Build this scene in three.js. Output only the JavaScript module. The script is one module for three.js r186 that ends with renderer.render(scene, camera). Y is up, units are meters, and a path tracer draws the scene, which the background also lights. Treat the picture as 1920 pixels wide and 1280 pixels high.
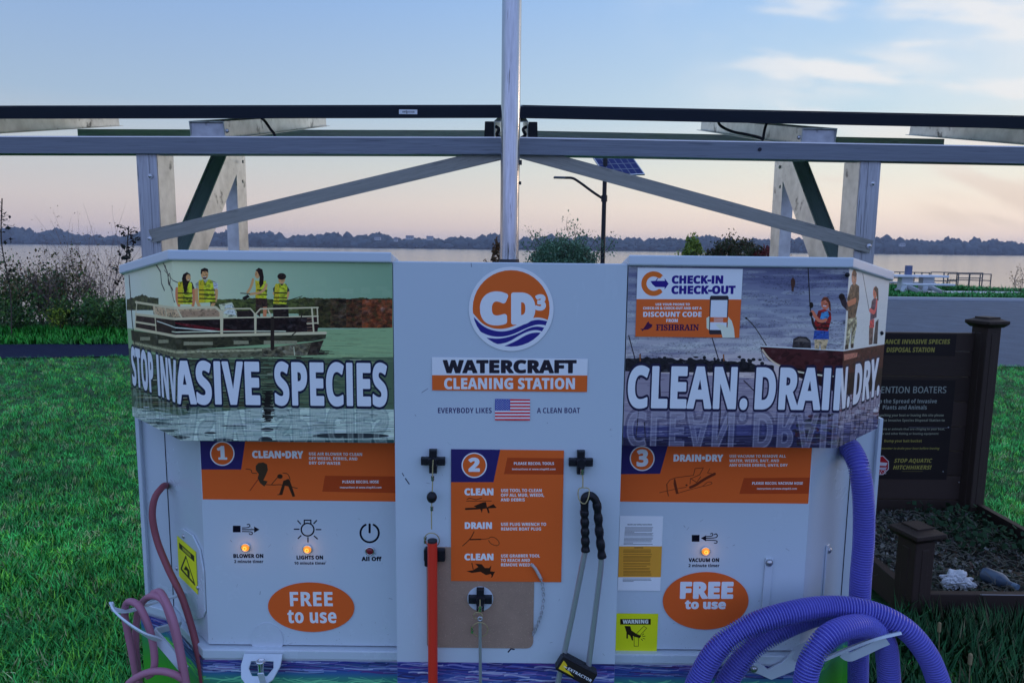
import * as THREE from 'three';
import { RoundedBoxGeometry } from 'three/addons/geometries/RoundedBoxGeometry.js';
import { mergeGeometries, mergeVertices, toCreasedNormals } from 'three/addons/utils/BufferGeometryUtils.js';
import { ImprovedNoise } from 'three/addons/math/ImprovedNoise.js';

// ---------------------------------------------------------------- camera, sky, sun, exposure
const scene = new THREE.Scene();
const PITCH = 7.5 * Math.PI / 180, ROLL = 0.65 * Math.PI / 180, FOC = 1340, EYE = new THREE.Vector3(0, 1.55, 1.8);
const camera = new THREE.PerspectiveCamera(2 * Math.atan(640 / FOC) * 180 / Math.PI, 1.5, 0.05, 6000);
camera.position.copy(EYE);
camera.rotation.set(-PITCH, 0, ROLL, 'YXZ');
camera.updateMatrixWorld(true);

const renderer = new THREE.WebGLRenderer({ antialias: true });
renderer.toneMapping = THREE.LinearToneMapping;
renderer.toneMappingExposure = 1.07;
renderer.shadowMap.enabled = true;

const noise = new ImprovedNoise();
let seed = 1234567;
const rnd = () => { seed = (seed * 1664525 + 1013904223) >>> 0; return seed / 4294967296; };
const rr = (a, b) => a + (b - a) * rnd();
const fbm = (x, y, z, o = 4) => { let s = 0, a = 0.5; for (let i = 0; i < o; i++) { s += a * noise.noise(x, y, z); x *= 2.03; y *= 2.03; z *= 2.03; a *= 0.5; } return s; };
const smooth = (a, b, x) => { const t = Math.min(1, Math.max(0, (x - a) / (b - a))); return t * t * (3 - 2 * t); };
const lerp3 = (a, b, t) => [a[0] + (b[0] - a[0]) * t, a[1] + (b[1] - a[1]) * t, a[2] + (b[2] - a[2]) * t];

// clear dusk sky: peach along the water, pale blue above, deeper blue overhead and away from the glow, thin cloud towards +x
{
  const W = 2048, H = 1024, data = new Float32Array(W * H * 4);
  const front = [[0, [.70, .575, .545]], [1.5, [.78, .645, .575]], [3.2, [.80, .70, .62]], [6, [.68, .70, .66]], [10, [.47, .61, .73]], [18, [.32, .50, .79]], [34, [.29, .49, .88]], [60, [.29, .52, 1.0]], [90, [.30, .54, 1.04]]];
  const back = [[0, [.44, .53, .98]], [8, [.46, .59, 1.08]], [20, [.46, .63, 1.15]], [45, [.39, .60, 1.12]], [90, [.30, .54, 1.04]]];
  const at = (tab, e) => { let i = 0; while (i < tab.length - 2 && e > tab[i + 1][0]) i++; const t = Math.min(1, Math.max(0, (e - tab[i][0]) / (tab[i + 1][0] - tab[i][0]))); return lerp3(tab[i][1], tab[i + 1][1], t); };
  for (let j = 0; j < H; j++) {
    const el = (j + 0.5) / H * 180 - 90, e = Math.max(0, el);
    const F = at(front, e), B = at(back, e);
    for (let i = 0; i < W; i++) {
      const u = (i + 0.5) / W, az = (u - 0.5) * Math.PI * 2;      // three: u = atan2(z, x) / 2pi + 0.5
      const x = Math.cos(az), z = Math.sin(az);
      const away = smooth(-0.55, 0.75, z);                        // 0 over the lake, 1 behind the viewer
      let c = lerp3(F, B, away);
      const side = Math.atan2(x, -z) * 180 / Math.PI;             // degrees to the +x side of -z
      if (el > 0 && z < 0.3) {
        const t = (1 - away) * smooth(60, 12, e), s = smooth(-40, 42, side);       // brighter and warmer towards where the sun went
        c = [c[0] * (1 + t * (s * .46 - .24)), c[1] * (1 + t * (s * .40 - .21)), c[2] * (1 + t * (s * .24 - .13))];
      }
      if (el > 0.5 && side > -10 && side < 100) {                 // cirrus: a soft veil, and brighter streaks that lean along the wind
        const sx = side * 0.9 - e * 1.1, sy = e * 1.5 + side * 0.28;
        const veil = smooth(-0.2, 0.28, fbm(side * .045 + 3.1, e * .075, 7.7, 5)) * smooth(6, 18, side) * smooth(3, 10, e) * 0.55;
        const streak = (smooth(-0.02, 0.26, fbm(sx * .09 + 14.3, sy * .34 + 4.7, 2.2, 7)) * smooth(13, 19, side) * smooth(2, 6, e) * .75 + Math.exp(-Math.pow((side - 24.5 - (e - 12) * 1.2) / 4.6, 2) - Math.pow((e - 12.2) / 1.35, 2)) * smooth(-.35, .25, fbm(sx * .16 + 2.2, sy * .8, 5.1, 6)) + smooth(33.5, 36.5, side + (e - 17) * .9) * smooth(15.5, 17.5, e) * smooth(-.3, .2, fbm(sx * .12, sy * .5, 8.1, 5)));
        const low = smooth(-0.08, 0.22, fbm(sx * .07 + 5.3, e * .55 + side * .24, 9.2, 5)) * smooth(27.5, 32, side) * smooth(1, 2.5, e) * smooth(10, 6, e) * .8;
        const k = Math.min(.85, (veil + streak * .8 + low)) * smooth(100, 60, side);
        const cl = lerp3([.80, .66, .55], [.84, .83, .83], smooth(3, 11, e));
        c = lerp3(c, cl, k);
      }
      if (el <= 0) c = [.18, .24, .40];
      const o = (j * W + i) * 4;
      data[o] = c[0]; data[o + 1] = c[1]; data[o + 2] = c[2]; data[o + 3] = 1;
    }
  }
  const sky = new THREE.DataTexture(data, W, H, THREE.RGBAFormat, THREE.FloatType);
  sky.mapping = THREE.EquirectangularReflectionMapping; sky.magFilter = sky.minFilter = THREE.LinearFilter;
  sky.wrapS = THREE.RepeatWrapping; sky.needsUpdate = true;
  scene.background = sky; scene.environment = sky;
}
// the sun has just gone behind the far shore: a weak, wide, orange light along the horizon
const sun = new THREE.DirectionalLight(new THREE.Color(1.0, 0.70, 0.48), 0.34);
sun.position.set(30, 4.2, -12); sun.target.position.set(0, 0, 0); sun.shadow.radius = 22;
sun.castShadow = true; sun.shadow.mapSize.set(2048, 2048);
Object.assign(sun.shadow.camera, { left: -30, right: 30, top: 12, bottom: -12, near: 1, far: 80 });
scene.add(sun, sun.target);

// ---------------------------------------------------------------- helpers
// a point of the photograph (1920 x 1280) on a plane of the place: used to take real measures off it
function rayOf(px, py) {
  let u = (px - 960) / FOC, v = -(py - 640) / FOC;
  const c = Math.cos(ROLL), s = Math.sin(ROLL);
  [u, v] = [u * c - v * s, u * s + v * c];
  const cp = Math.cos(PITCH), sp = Math.sin(PITCH);
  return new THREE.Vector3(u, v * cp - sp, -v * sp - cp);
}
const atZ = (px, py, z) => { const d = rayOf(px, py); return d.multiplyScalar((z - EYE.z) / d.z).add(EYE); };
const atY = (px, py, y) => { const d = rayOf(px, py); return d.multiplyScalar((y - EYE.y) / d.y).add(EYE); };
const atPlane = (px, py, a, b) => {        // vertical plane through a and b, each [x, z]
  const d = rayOf(px, py), nx = -(b[1] - a[1]), nz = b[0] - a[0];
  const t = (nx * (a[0] - EYE.x) + nz * (a[1] - EYE.z)) / (nx * d.x + nz * d.z);
  return d.multiplyScalar(t).add(EYE);
};
const V = (x, y, z) => new THREE.Vector3(x, y, z);

const counts = {};
const numbered = (n) => { counts[n] = (counts[n] ?? -1) + 1; return counts[n] ? n + '_' + String(counts[n]).padStart(3, '0') : n; };
function shade(m) { m.castShadow = true; m.receiveShadow = true; return m; }
function thing(name, label, category, group) {
  const g = new THREE.Group(); g.name = numbered(name); g.userData = { label, category }; if (group) g.userData.group = group;
  scene.add(g); return g;
}
function tag(o, label, category, group) { o.userData.label = label; o.userData.category = category; if (group) o.userData.group = group; return o; }
function part(name, geo, mat, parent, label) {
  const m = shade(new THREE.Mesh(Array.isArray(geo) ? join(geo) : geo, mat)); m.name = name;
  if (label) m.userData.label = label;
  parent.add(m); return m;
}
function solo(name, geo, mat, label, category, group) { const m = part(numbered(name), geo, mat, scene); return tag(m, label, category, group); }
function struct(name, geo, mat) { const m = part(name, geo, mat, scene); m.userData.kind = 'structure'; return m; }
function stuff(name, geo, mat, label, parent = scene) { const m = part(name, geo, mat, parent); m.userData.kind = 'stuff'; if (label) m.userData.label = label; return m; }
function join(list) {
  const keys = ['position', 'normal', 'uv'], col = list.every((g) => g.attributes.color);
  return mergeGeometries(list.map((g) => { g = g.index ? g.toNonIndexed() : g; for (const k of Object.keys(g.attributes)) if (!keys.includes(k) && !(k === 'color' && col)) g.deleteAttribute(k); return g; }));
}
const box = (w, h, d, x = 0, y = 0, z = 0, r = 0) => (r ? new RoundedBoxGeometry(w, h, d, 2, r) : new THREE.BoxGeometry(w, h, d)).translate(x, y, z);
const cyl = (r0, r1, h, n = 20, x = 0, y = 0, z = 0) => new THREE.CylinderGeometry(r0, r1, h, n).translate(x, y, z);
function bar(p, q, w, h, up = V(0, 1, 0), r = 0) {               // box from p to q; h along up
  const d = q.clone().sub(p), L = d.length(); d.normalize();
  const s = up.clone().cross(d).normalize(), u = d.clone().cross(s);
  const g = r ? new RoundedBoxGeometry(w, h, L, 2, r) : new THREE.BoxGeometry(w, h, L);
  return g.applyMatrix4(new THREE.Matrix4().makeBasis(s, u, d)).translate((p.x + q.x) / 2, (p.y + q.y) / 2, (p.z + q.z) / 2);
}
function along(shape, p, q, up = V(0, 1, 0)) {                   // a profile drawn in (side, up) pushed from p to q
  const d = q.clone().sub(p), L = d.length(); d.normalize();
  const s = up.clone().cross(d).normalize(), u = d.clone().cross(s);
  return new THREE.ExtrudeGeometry(shape, { depth: L, bevelEnabled: false, curveSegments: 4 }).applyMatrix4(new THREE.Matrix4().makeBasis(s, u, d)).translate(p.x, p.y, p.z);
}
const poly = (pts) => { const s = new THREE.Shape(); pts.forEach(([x, y], i) => (i ? s.lineTo(x, y) : s.moveTo(x, y))); s.closePath(); return s; };
const rectShape = (w, h, t) => { const s = poly([[-w / 2, -h / 2], [w / 2, -h / 2], [w / 2, h / 2], [-w / 2, h / 2]]); if (t) s.holes.push(poly([[-w / 2 + t, -h / 2 + t], [-w / 2 + t, h / 2 - t], [w / 2 - t, h / 2 - t], [w / 2 - t, -h / 2 + t]])); return s; };
const tube = (pts, r, n = 40, k = 10, closed = false) => new THREE.TubeGeometry(new THREE.CatmullRomCurve3(pts, closed, 'centripetal'), n, r, k, closed);
function prism(plan, y0, y1, bevel = 0) {                        // plan: [x, z] counter-clockwise seen from above or not, both work
  const g = new THREE.ExtrudeGeometry(poly(plan.map(([x, z]) => [x, -z])), { depth: y1 - y0 - 2 * bevel, bevelEnabled: bevel > 0, bevelSize: bevel, bevelThickness: bevel, bevelOffset: -bevel, bevelSegments: 2 });
  return g.rotateX(-Math.PI / 2).translate(0, y0 + bevel, 0);
}
function lean(g, yMin, slope) { const p = g.attributes.position; for (let i = 0; i < p.count; i++) if (p.getY(i) > yMin) p.setY(i, p.getY(i) + slope * p.getZ(i)); g.computeVertexNormals(); return g; }
function sheet(plan, y0, y1, off = 0, slope = 0) {               // an upright sheet folded along plan; u follows its length, faces the side left of the walk
  const n = plan.length, P = plan.map((p, i) => {
    const a = plan[Math.max(0, i - 1)], b = plan[Math.min(n - 1, i + 1)];
    let dx = b[0] - a[0], dz = b[1] - a[1]; const l = Math.hypot(dx, dz);
    return [p[0] - dz / l * off, p[1] + dx / l * off];
  });
  const len = [0]; for (let i = 1; i < n; i++) len.push(len[i - 1] + Math.hypot(plan[i][0] - plan[i - 1][0], plan[i][1] - plan[i - 1][1]));
  const pos = [], uv = [], L = len[n - 1];
  for (let i = 0; i < n - 1; i++) {
    const a = [...P[i]], b = [...P[i + 1]], ua = len[i] / L, ub = len[i + 1] / L, ta = y1 + slope * P[i][1], tb = y1 + slope * P[i + 1][1];
    const va = (ta - y0) / (y1 - y0), vb = (tb - y0) / (y1 - y0);
    pos.push(a[0], y0, a[1], b[0], y0, b[1], b[0], tb, b[1], a[0], y0, a[1], b[0], tb, b[1], a[0], ta, a[1]);
    uv.push(ua, 0, ub, 0, ub, vb, ua, 0, ub, vb, ua, va);
  }
  const g = new THREE.BufferGeometry();
  g.setAttribute('position', new THREE.Float32BufferAttribute(pos, 3)); g.setAttribute('uv', new THREE.Float32BufferAttribute(uv, 2)); g.computeVertexNormals();
  return g;
}

// ---------------------------------------------------------------- materials
const LIT = [.30, .43, .80];                                     // the dusk light on an upright face: a printed colour is what is seen divided by this
const lin = (c) => { c /= 255; return c <= .04045 ? c / 12.92 : Math.pow((c + .055) / 1.055, 2.4); };
const enc = (c) => Math.round(255 * (c <= .0031308 ? c * 12.92 : 1.055 * Math.pow(c, 1 / 2.4) - .055));
const ink = (r, g, b, a = 1) => { const v = [r, g, b].map((c, i) => enc(Math.min(.86, Math.max(.008, lin(c) / LIT[i])))); return `rgba(${v[0]},${v[1]},${v[2]},${a})`; };
function std(color, roughness = .6, metalness = 0, extra = {}) { const m = new (extra.specularIntensity === undefined ? THREE.MeshStandardMaterial : THREE.MeshPhysicalMaterial)({ roughness, metalness, ...extra }); if (color) m.color.setRGB(...color); return m; }
function canvasTex(c, rep) { const t = new THREE.CanvasTexture(c); t.colorSpace = THREE.SRGBColorSpace; t.anisotropy = 8; t.magFilter = THREE.LinearFilter; if (rep) t.wrapS = t.wrapT = THREE.RepeatWrapping; return t; }
function greyTex(n, f, srgb) {                                    // a tiling grey or colour field, f(u, v) -> number or [r, g, b] in 0..1
  const d = new Uint8Array(n * n * 4);
  for (let j = 0; j < n; j++) for (let i = 0; i < n; i++) { const v = f(i / n, j / n), o = (j * n + i) * 4, a = Array.isArray(v); for (let k = 0; k < 3; k++) d[o + k] = Math.max(0, Math.min(255, (a ? v[k] : v) * 255)); d[o + 3] = 255; }
  const t = new THREE.DataTexture(d, n, n); t.wrapS = t.wrapT = THREE.RepeatWrapping; t.magFilter = THREE.LinearFilter; t.minFilter = THREE.LinearMipmapLinearFilter; t.generateMipmaps = true; if (srgb) t.colorSpace = THREE.SRGBColorSpace; t.needsUpdate = true; return t;
}
const tile = (u, v, f, s = 0, o = 5) => {                         // fbm that repeats every 1: blend of four
  const g = (a, b) => fbm(a * f + s, b * f + s * 1.7, s * .37, o);
  return g(u, v) * (1 - u) * (1 - v) + g(u - 1, v) * u * (1 - v) + g(u, v - 1) * (1 - u) * v + g(u - 1, v - 1) * u * v;
};
const scuffTex = greyTex(512, (u, v) => .5 + .9 * tile(u, v, 5, 3.3) + .35 * tile(u, v, 40, 9.1, 3));
const galvTex = greyTex(512, (u, v) => { const a = tile(u, v, 9, 1.1), b = tile(u, v, 36, 4.2, 4), s = smooth(.16, .3, tile(u, v, 22, 8.8, 4)) * .5; return .74 + a * .35 + b * .3 - s; });
const woodTex = greyTex(512, (u, v) => .6 + .5 * tile(u, v * .5, 3, 2.2) + .45 * fbm(u * 2.5, v * 70, 4.4, 3) * Math.sin(Math.PI * v) , false);
const M = {
  paint: std([.57, .63, .685], .42, 0, { roughnessMap: scuffTex }),
  capPaint: std([.60, .66, .72], .38),
  galv: std([.86, .86, .86], .36, .9, { map: galvTex }),
  galvShaded: std([.50, .51, .54], .42, .85, { map: galvTex }),  // darker copy of galv: dimmer viewer-facing steel is put into the colour
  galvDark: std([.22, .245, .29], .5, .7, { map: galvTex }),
  strap: std([.33, .325, .285], .46, .72, { map: galvTex }),
  alu: std([.62, .62, .64], .3, .9, { roughnessMap: scuffTex }),
  chrome: std([.75, .75, .77], .18, 1),
  bolt: std([.50, .50, .52], .32, .9),
  black: std([.012, .012, .016], .42, 0, { specularIntensity: .5 }),
  blackSoft: std([.016, .016, .019], .6),
  gap: std([.012, .014, .03], .8),
  panelFrame: std([.010, .014, .028], .38, .3),
  whiteMark: std([.8, .8, .8], .5),
  cord: std([.42, .34, .16], .6),
  steel: std([.52, .53, .55], .28, .6),
  orangeTube: std([.76, .038, .018], .42),
  brownPlate: std([.20, .115, .075], .7, 0),
  hoseBlue: std([.165, .160, .60], .36),
  hoseRed: std([.27, .06, .075], .55),
  hosePink: std([.40, .155, .22], .6),
  darkWood: std([.044, .029, .024], .62, 0, { specularIntensity: .35, bumpMap: woodTex, bumpScale: .0012 }),
  bark: std([.06, .045, .035], .9),
  concrete: std([.55, .55, .54], .8),
};
// a line of bold letters whose capital I is a plain bar: returns its length; pass 1 strokes, pass 2 fills
function glyphs(g, s, pass) {
  let x = 0;
  for (const ch of s) {
    if (ch === 'I') { if (pass === 1) g.strokeRect(x + 9, -71.4, 16, 71.4); if (pass === 2) g.fillRect(x + 9, -71.4, 16, 71.4); x += 34; continue; }
    if (pass === 1) g.strokeText(ch, x, 0); if (pass === 2) g.fillText(ch, x, 0); x += g.measureText(ch).width;
  }
  return x;
}
// Print: a flat picture in metres on an upright plane; its pen takes measures off the photograph
class Print {
  constructor(x0, x1, y0, y1, z, S, bg) {
    Object.assign(this, { x0, x1, y0, y1, z, S });
    const W = Math.min(2048, Math.round((x1 - x0) * S)), H = Math.min(2048, Math.round((y1 - y0) * S));
    this.c = document.createElement('canvas'); this.c.width = W; this.c.height = H; this.sx = W / (x1 - x0); this.sy = H / (y1 - y0);
    this.g = this.c.getContext('2d'); if (bg) { this.g.fillStyle = bg; this.g.fillRect(0, 0, W, H); }
    this.zoom = (x, y) => [x, y];
  }
  hit(px, py) { const p = atZ(px, py, this.z); return [p.x, p.y]; }
  P(zx, zy) { const [px, py] = this.zoom(zx, zy), [x, y] = this.hit(px, py); return [(x - this.x0) * this.sx, (this.y1 - y) * this.sy]; }
  path(pts, closed = true, curve = false) {
    const g = this.g, q = pts.map(([a, b]) => this.P(a, b)); g.beginPath(); g.moveTo(...q[0]);
    if (curve) { for (let i = 1; i < q.length - 1; i++) g.quadraticCurveTo(...q[i], (q[i][0] + q[i + 1][0]) / 2, (q[i][1] + q[i + 1][1]) / 2); g.lineTo(...q[q.length - 1]); }
    else for (const p of q.slice(1)) g.lineTo(...p);
    if (closed) g.closePath(); return g;
  }
  fill(color, pts, curve) {
    const g = this.g; g.fillStyle = color; this.path(pts, true, curve).fill();
    if (this.mottle) {                                            // a photographed thing is never one flat tone: break it up
      const q = pts.map(([a, b]) => this.P(a, b)), xs = q.map((p) => p[0]), ys = q.map((p) => p[1]), x0 = Math.min(...xs), x1 = Math.max(...xs), y0 = Math.min(...ys), y1 = Math.max(...ys), n = Math.min(420, Math.max(8, (x1 - x0) * (y1 - y0) / 130)), s = Math.min(x1 - x0, y1 - y0, 120);
      g.save(); this.path(pts, true, curve).clip();
      for (let i = 0; i < n; i++) { const dk = rnd() < .72; g.globalAlpha = dk ? rr(.05, .26) : rr(.02, .10); g.fillStyle = dk ? '#000' : '#fff'; g.beginPath(); g.ellipse(rr(x0, x1), rr(y0, y1), Math.max(1.5, s * rr(.04, .22)), Math.max(1.2, s * rr(.02, .12)), rr(-.6, .6), 0, 7); g.fill(); }
      g.restore(); g.globalAlpha = 1;
    }
    return this;
  }
  line(color, w, pts, curve = false, closed = false) { const g = this.g; g.strokeStyle = color; g.lineJoin = g.lineCap = 'round'; const k = this.scaleAt(pts[0]); g.lineWidth = w * k; this.path(pts, closed, curve).stroke(); return this; }
  scaleAt([x, y]) { const a = this.P(x, y), b = this.P(x + 4, y), c = this.P(x, y + 4); return Math.sqrt(Math.hypot(b[0] - a[0], b[1] - a[1]) * Math.hypot(c[0] - a[0], c[1] - a[1])) / 4; }
  ring(cx, cy, rx, ry = rx, n = 40, a0 = 0, a1 = Math.PI * 2) { const o = []; for (let i = 0; i <= n; i++) { const a = a0 + (a1 - a0) * i / n; o.push([cx + Math.cos(a) * rx, cy + Math.sin(a) * ry]); } return o; }
  oval(color, cx, cy, rx, ry = rx) { return this.fill(color, this.ring(cx, cy, rx, ry)); }
  arc(color, w, cx, cy, r, a0, a1) { return this.line(color, w, this.ring(cx, cy, r, r, 24, a0, a1)); }
  rect(color, x0, y0, x1, y1) { return this.fill(color, [[x0, y0], [x1, y0], [x1, y1], [x0, y1]]); }
  // capital letters fitted between x0..x1 with tops at y0 and feet at y1
  text(s, color, x0, y0, x1, y1, o = {}) {
    const g = this.g, a = this.P(x0, y1), b = this.P(x1, o.y1b ?? y1), t = this.P(x0, y0), h = Math.hypot(t[0] - a[0], t[1] - a[1]), w = Math.hypot(b[0] - a[0], b[1] - a[1]);
    g.save(); g.font = (o.italic ? 'italic ' : '') + (o.weight ?? 'bold') + ' 100px ' + (o.family ?? 'sans-serif'); g.textBaseline = 'alphabetic'; g.lineJoin = 'round';
    const plain = (o.weight ?? 'bold') === 'bold' && !o.family && !o.italic, m = plain ? glyphs(g, s) : g.measureText(s).width;
    g.translate(...a); g.rotate(Math.atan2(b[1] - a[1], b[0] - a[0])); g.transform(1, 0, o.slant ?? 0, 1, 0, 0); g.scale(w / m, h / 71.4);
    if (o.flip) g.scale(1, -1);
    if (o.fat) { g.strokeStyle = color; g.lineWidth = o.fat; if (plain) glyphs(g, s, 1); else g.strokeText(s, 0, 0); }
    g.fillStyle = color; if (plain) glyphs(g, s, 2); else g.fillText(s, 0, 0); g.restore(); return this;
  }
  grain(n, colors, lo, hi, alpha) { const g = this.g; for (let i = 0; i < n; i++) { g.globalAlpha = alpha * rnd(); g.fillStyle = colors[Math.floor(rnd() * colors.length)]; const w = rr(lo, hi); g.fillRect(rnd() * this.c.width, rnd() * this.c.height, w, w * rr(.3, 1)); } g.globalAlpha = 1; return this; }
  material(rough = .45, extra = {}) { return new THREE.MeshPhysicalMaterial({ map: canvasTex(this.c), roughness: rough, specularIntensity: .35, ...extra }); }
  plane(dz = 0) { return new THREE.PlaneGeometry(this.x1 - this.x0, this.y1 - this.y0).translate((this.x0 + this.x1) / 2, (this.y0 + this.y1) / 2, this.z + dz); }
  oblong(rx, ry) { // an oval sticker
    const s = new THREE.Shape(); s.absellipse((this.x0 + this.x1) / 2, (this.y0 + this.y1) / 2, rx, ry, 0, Math.PI * 2); const g = new THREE.ShapeGeometry(s, 48), p = g.attributes.position, u = g.attributes.uv;
    for (let i = 0; i < p.count; i++) u.setXY(i, (p.getX(i) - this.x0) / (this.x1 - this.x0), (p.getY(i) - this.y0) / (this.y1 - this.y0)); return g.translate(0, 0, this.z);
  }
}
function pixelPrint(x0, y0, x1, y1, z, S, bg) {                   // a print whose outline is that patch of the photograph on the plane z
  const a = atZ(x0, (y0 + y1) / 2, z), b = atZ(x1, (y0 + y1) / 2, z), t = atZ((x0 + x1) / 2, y0, z), f = atZ((x0 + x1) / 2, y1, z);
  return new Print(a.x, b.x, f.y, t.y, z, S, bg);
}
// ---------------------------------------------------------------- the cleaning station
const station = thing('cleaning_station', 'pale grey boat cleaning station cabinet with printed picture panels and orange instruction labels', 'cleaning station');
const SL = .177;                                                  // the wings' roofs fall towards the back
const LO = [-1.115, -.26], LF = [-.853, 0], LI = [-.302, 0], RI = [.290, 0], RF = [.842, 0], RO = [1.057, -.215];
{
  const up = (plan) => lean(prism(plan, 1.045, 1.507), 1.4, SL);
  part('cabinet_top', up([LI, LF, LO, [-1.13, -.62], [-.302, -.62]].map(([x, z]) => [x, z - .004])), M.paint, station);
  part('cabinet_top', up([RI, RF, RO, [1.075, -.62], [.290, -.62]].map(([x, z]) => [x, z - .004])), M.paint, station);
  const cap = (plan) => { const g = prism(plan, 1.507, 1.533, .0035); const p = g.attributes.position; for (let i = 0; i < p.count; i++) p.setY(i, p.getY(i) + SL * p.getZ(i)); g.computeVertexNormals(); return g; };
  const a = part('roof_cap', cap([[-.303, .012], [-.859, .012], [-1.129, -.256], [-1.145, -.63], [-.303, -.63]]), M.capPaint, station);
  const b = part('roof_cap', cap([[.289, .012], [.847, .012], [1.069, -.211], [1.088, -.63], [.289, -.63]]), M.capPaint, station);
  for (const [s, x, c] of [[-1, -.3015, a], [1, .2875, b]]) part('rivet', new THREE.SphereGeometry(.004, 10, 8).scale(.5, 1, 1).translate(x + s * -.002, 1.510, -.03), M.bolt, c);
  // lower body, set back under the picture panels
  const planL = [[-.29, -.1], [-.853, -.1], [-1.050, -.31], [-1.142, -.352], [-1.155, -.62], [-.29, -.62]];
  const planR = [[.28, -.1], [.827, -.1], [1.036, -.31], [1.128, -.352], [1.14, -.62], [.28, -.62]];
  for (const pl of [planL, planR]) {
    const s = pl === planL ? -1 : 1;
    part('cabinet_body', prism(pl, .424, 1.0455), M.paint, station);
    const inset = pl.map(([x, z]) => [Math.abs(x) > .4 ? x - s * .012 : x, z - .012]);
    part('shadow_gap', prism(inset, .40, .43), M.gap, station);
    const out = pl.map(([x, z], i) => [Math.abs(x) > .4 ? x + s * (.008 + (i > 1 ? .006 : 0)) : x, z < -.5 ? z : z + .022]);
    part('base_trim', prism(out, .392, .4195, .003), M.paint, station);
    part('skirt', prism(out.map(([x, z]) => [Math.abs(x) > .4 ? x - s * .003 : x, z < -.5 ? z + .002 : z - .004]), .05, .3915), M.paint, station);
    // upright edge strips at the back of the facets
    const e = pl[3], h = pl[2];
    part('edge_strip', bar(V(e[0] + s * .004, .425, e[1] + .004), V(e[0] + s * .004, 1.045, e[1] + .004), .012, .030, V(0, 0, 1), .002), M.capPaint, station);
    part('panel_seam', bar(V(h[0] + s * .001, .425, h[1] + .0002), V(h[0] + s * .001, 1.045, h[1] + .0002), .0022, .0022, V(0, 0, 1)), M.gap, station);
  }
  // centre column, proud of both wings
  part('centre_column', lean(prism([[-.3005, -.0], [.2875, -.0], [.2875, -.62], [-.3005, -.62]], .05, 1.5125, .003), 1.4, .06), M.paint, station);
}
const paintCss = 'rgb(199,209,216)', dark = 'rgb(22,20,34)';

// picture panel, first wing
class Wrap extends Print {
  constructor(side) {
    const pts = side < 0 ? [LO, LF, LI] : [RI, RF, RO], d = (a, b) => Math.hypot(a[0] - b[0], a[1] - b[1]);
    const l0 = d(pts[0], pts[1]), l1 = d(pts[1], pts[2]);
    super(0, l0 + l1, 1.045, 1.507, 0, 2200, '#777'); Object.assign(this, { pts, l0, side, mottle: true });
  }
  hit(px, py) {
    const p = atZ(px, py, 0), [a, b, c] = this.pts;
    if (this.side < 0) { if (p.x >= b[0]) return [this.l0 + p.x - b[0], p.y]; const q = atPlane(px, py, a, b); return [Math.hypot(q.x - a[0], q.z - a[1]) * (q.x < a[0] ? -1 : 1), q.y]; }
    if (p.x <= b[0]) return [p.x - a[0], p.y]; const q = atPlane(px, py, b, c); return [this.l0 + Math.hypot(q.x - b[0], q.z - b[1]), q.y];
  }
  // lettering in its own flat measure: u0..u1 metres along the sheet, y in metres
  word(s, u0, u1, yTop, yFoot, o = {}) {
    const g = this.g, w = (u1 - u0) * this.sx, h = (yTop - yFoot) * this.sy; g.save(); g.font = 'bold 100px sans-serif'; g.lineJoin = 'round';
    const m = glyphs(g, s); g.translate((u0 - this.x0) * this.sx, (this.y1 - yFoot) * this.sy); if (o.flip) g.scale(1, -1); g.scale(w / m, h / 71.4);
    if (o.alpha) g.globalAlpha = o.alpha;
    if (o.out) { g.strokeStyle = o.out; g.lineWidth = o.ow; glyphs(g, s, 1); }
    g.strokeStyle = o.color; g.lineWidth = o.fat; if (o.fat) glyphs(g, s, 1); g.fillStyle = o.color; glyphs(g, s, 2); g.restore();
  }
}
const ragged = (x0, x1, yTop, yBase, amp, n, s) => { const o = [[x0, yBase]]; for (let i = 0; i <= n; i++) { const x = x0 + (x1 - x0) * i / n; o.push([x, yTop(i / n) + amp * (fbm(x * .02 + s, s, 1.3, 3) * 2 + fbm(x * .11, s * 2, .3, 2))]); } o.push([x1, yBase]); return o; };
function ripples(w, n, x0, x1, y0, y1, cols, len, a) { const g = w.g; for (let i = 0; i < n; i++) { const x = rr(x0, x1), y = y0 + (y1 - y0) * rnd(), l = len * rr(.3, 1) * (0.5 + (y - y0) / (y1 - y0)); g.globalAlpha = a * rr(.3, 1); w.line(cols[Math.floor(rnd() * cols.length)], rr(.8, 3.2), [[x, y], [x + l * .5, y + rr(-2, 3)], [x + l, y + rr(-1, 1)]], true); } g.globalAlpha = 1; }
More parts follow.
